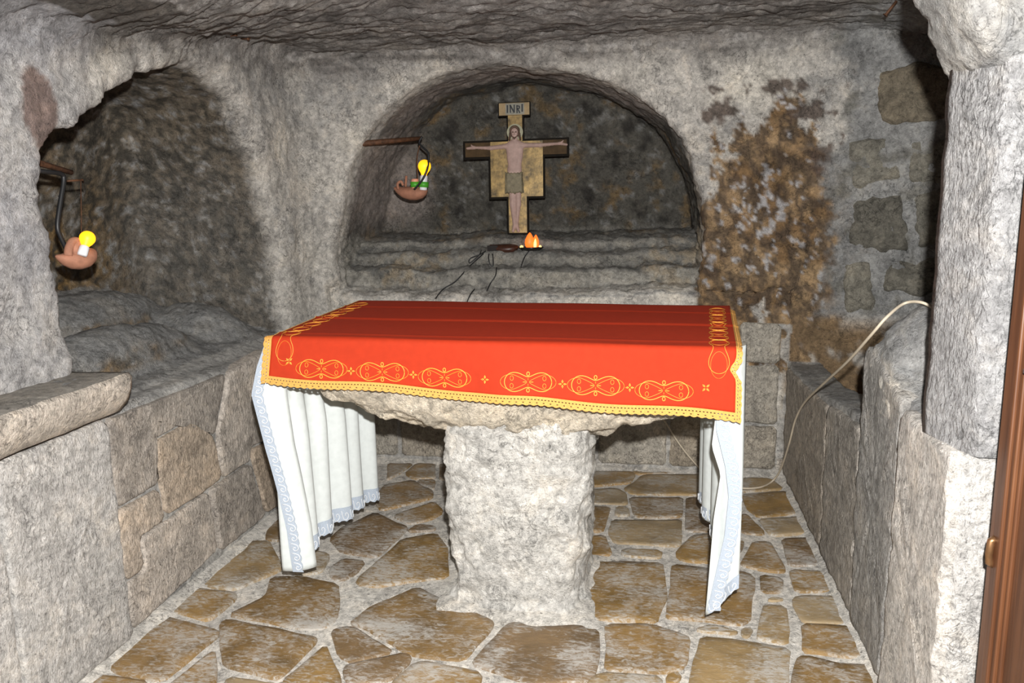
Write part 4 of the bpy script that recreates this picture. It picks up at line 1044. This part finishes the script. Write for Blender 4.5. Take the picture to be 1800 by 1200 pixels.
b = MB(); b.lathe([(.03, -.008), (.055, .0), (.072, .014), (.068, .018), (.05, .012), (.0005, .010)], 24, frame(p, (0, 0, 1), (1, 0, 0))); keep(b.build('black_dish', M_BLACK), o2)
for (dx, dy, hgt, rr, mt, nm) in ((-.012, 0, .088, .027, M_FLAME, 'flame_bulb'), (.022, .008, .075, .020, M_FLAME, 'flame_bulb'), (.024, -.022, .055, .009, M_FLAMEHOT, 'flame_core')):
    M = frame(p + [dx, dy, .010], (.06, 0, 1), (1, 0, 0)); b = MB(); b.lathe([(rr * .5, 0), (rr * .85, hgt * .12), (rr, hgt * .32), (rr * .92, hgt * .55), (rr * .6, hgt * .78), (rr * .25, hgt * .95), (rr * .06, hgt)], 16, M); keep(b.build(nm, mt), o2)
b = MB(); b.lathe([(.006, 0), (.011, .006), (.008, .014), (.002, .017)], 12, frame(p + [-.05, -.035, .012], (0, 0, 1), (1, 0, 0))); keep(b.build('flame_core', M_FLAMEHOT), o2)
b = MB(); b.lathe([(.005, 0), (.009, .005), (.006, .012), (.002, .014)], 12, frame(p + [.055, -.03, .014], (0, 0, 1), (1, 0, 0))); keep(b.build('flame_core', M_FLAMEHOT), o2)
b = MB(); b.tube(spline([on_steps(*q) for q in [(930, 441), (922, 452), (916, 468)]], 4), .0032, 5); keep(b.build('wire', M_CABLE), o2)

# ------------------------------------------------------------------ cable on the right, nails
M_PALECABLE = plain('pale_flex', (.50, .43, .33), .5, var=.1)
b = MB()
cpts = [at_x(1655, 552, .84), at_x(1640, 541, .82), at_x(1618, 531, .79), at_x(1590, 533, .76), at_x(1560, 556, .70), at_x(1530, 590, .665), at_x(1490, 635, .655), at_x(1450, 672, .655), at_x(1415, 706, .655), at_x(1398, 738, .655), at_x(1387, 780, .655), at_x(1372, 825, .655)]
cpts += [at_z(1358, 845, .012), at_z(1340, 855, .012), at_z(1318, 858, .012), at_z(1296, 856, .012), at_z(1262, 846, .012)] + [at_y(1240, 833, 3.93), at_y(1212, 803, 3.93), at_y(1192, 777, 3.93), at_y(1178, 755, 3.93), at_y(1165, 735, 3.93)]
b.tube(spline(cpts, 6), .0046, 7); o = b.build('power_cable', M_PALECABLE); tag(o, 'thin pale cable looping from the right bench down to the floor', 'cable')
def nail(pa, pb, lab, r_=.006):
    b = MB(); b.tube([pa, pb], r_, 6); b.tube([pb + (pb - pa) * -.02, pb], r_ * 1.8, 8); o = b.build('iron_nail', M_RUST); tag(o, lab, 'nail', 'iron nails in the rock')
nail(at_y(1576, 2, 3.42), at_y(1556, 27, 3.42), 'iron spike sticking out of the ceiling at the upper right', .006)
nail(at_x(398, 65, -1.78), at_x(415, 61, -1.70), 'upper of two short nails in the rock above the left niche', .004); nail(at_x(420, 68, -1.78), at_x(437, 68, -1.70), 'lower of two short nails in the rock above the left niche', .004)
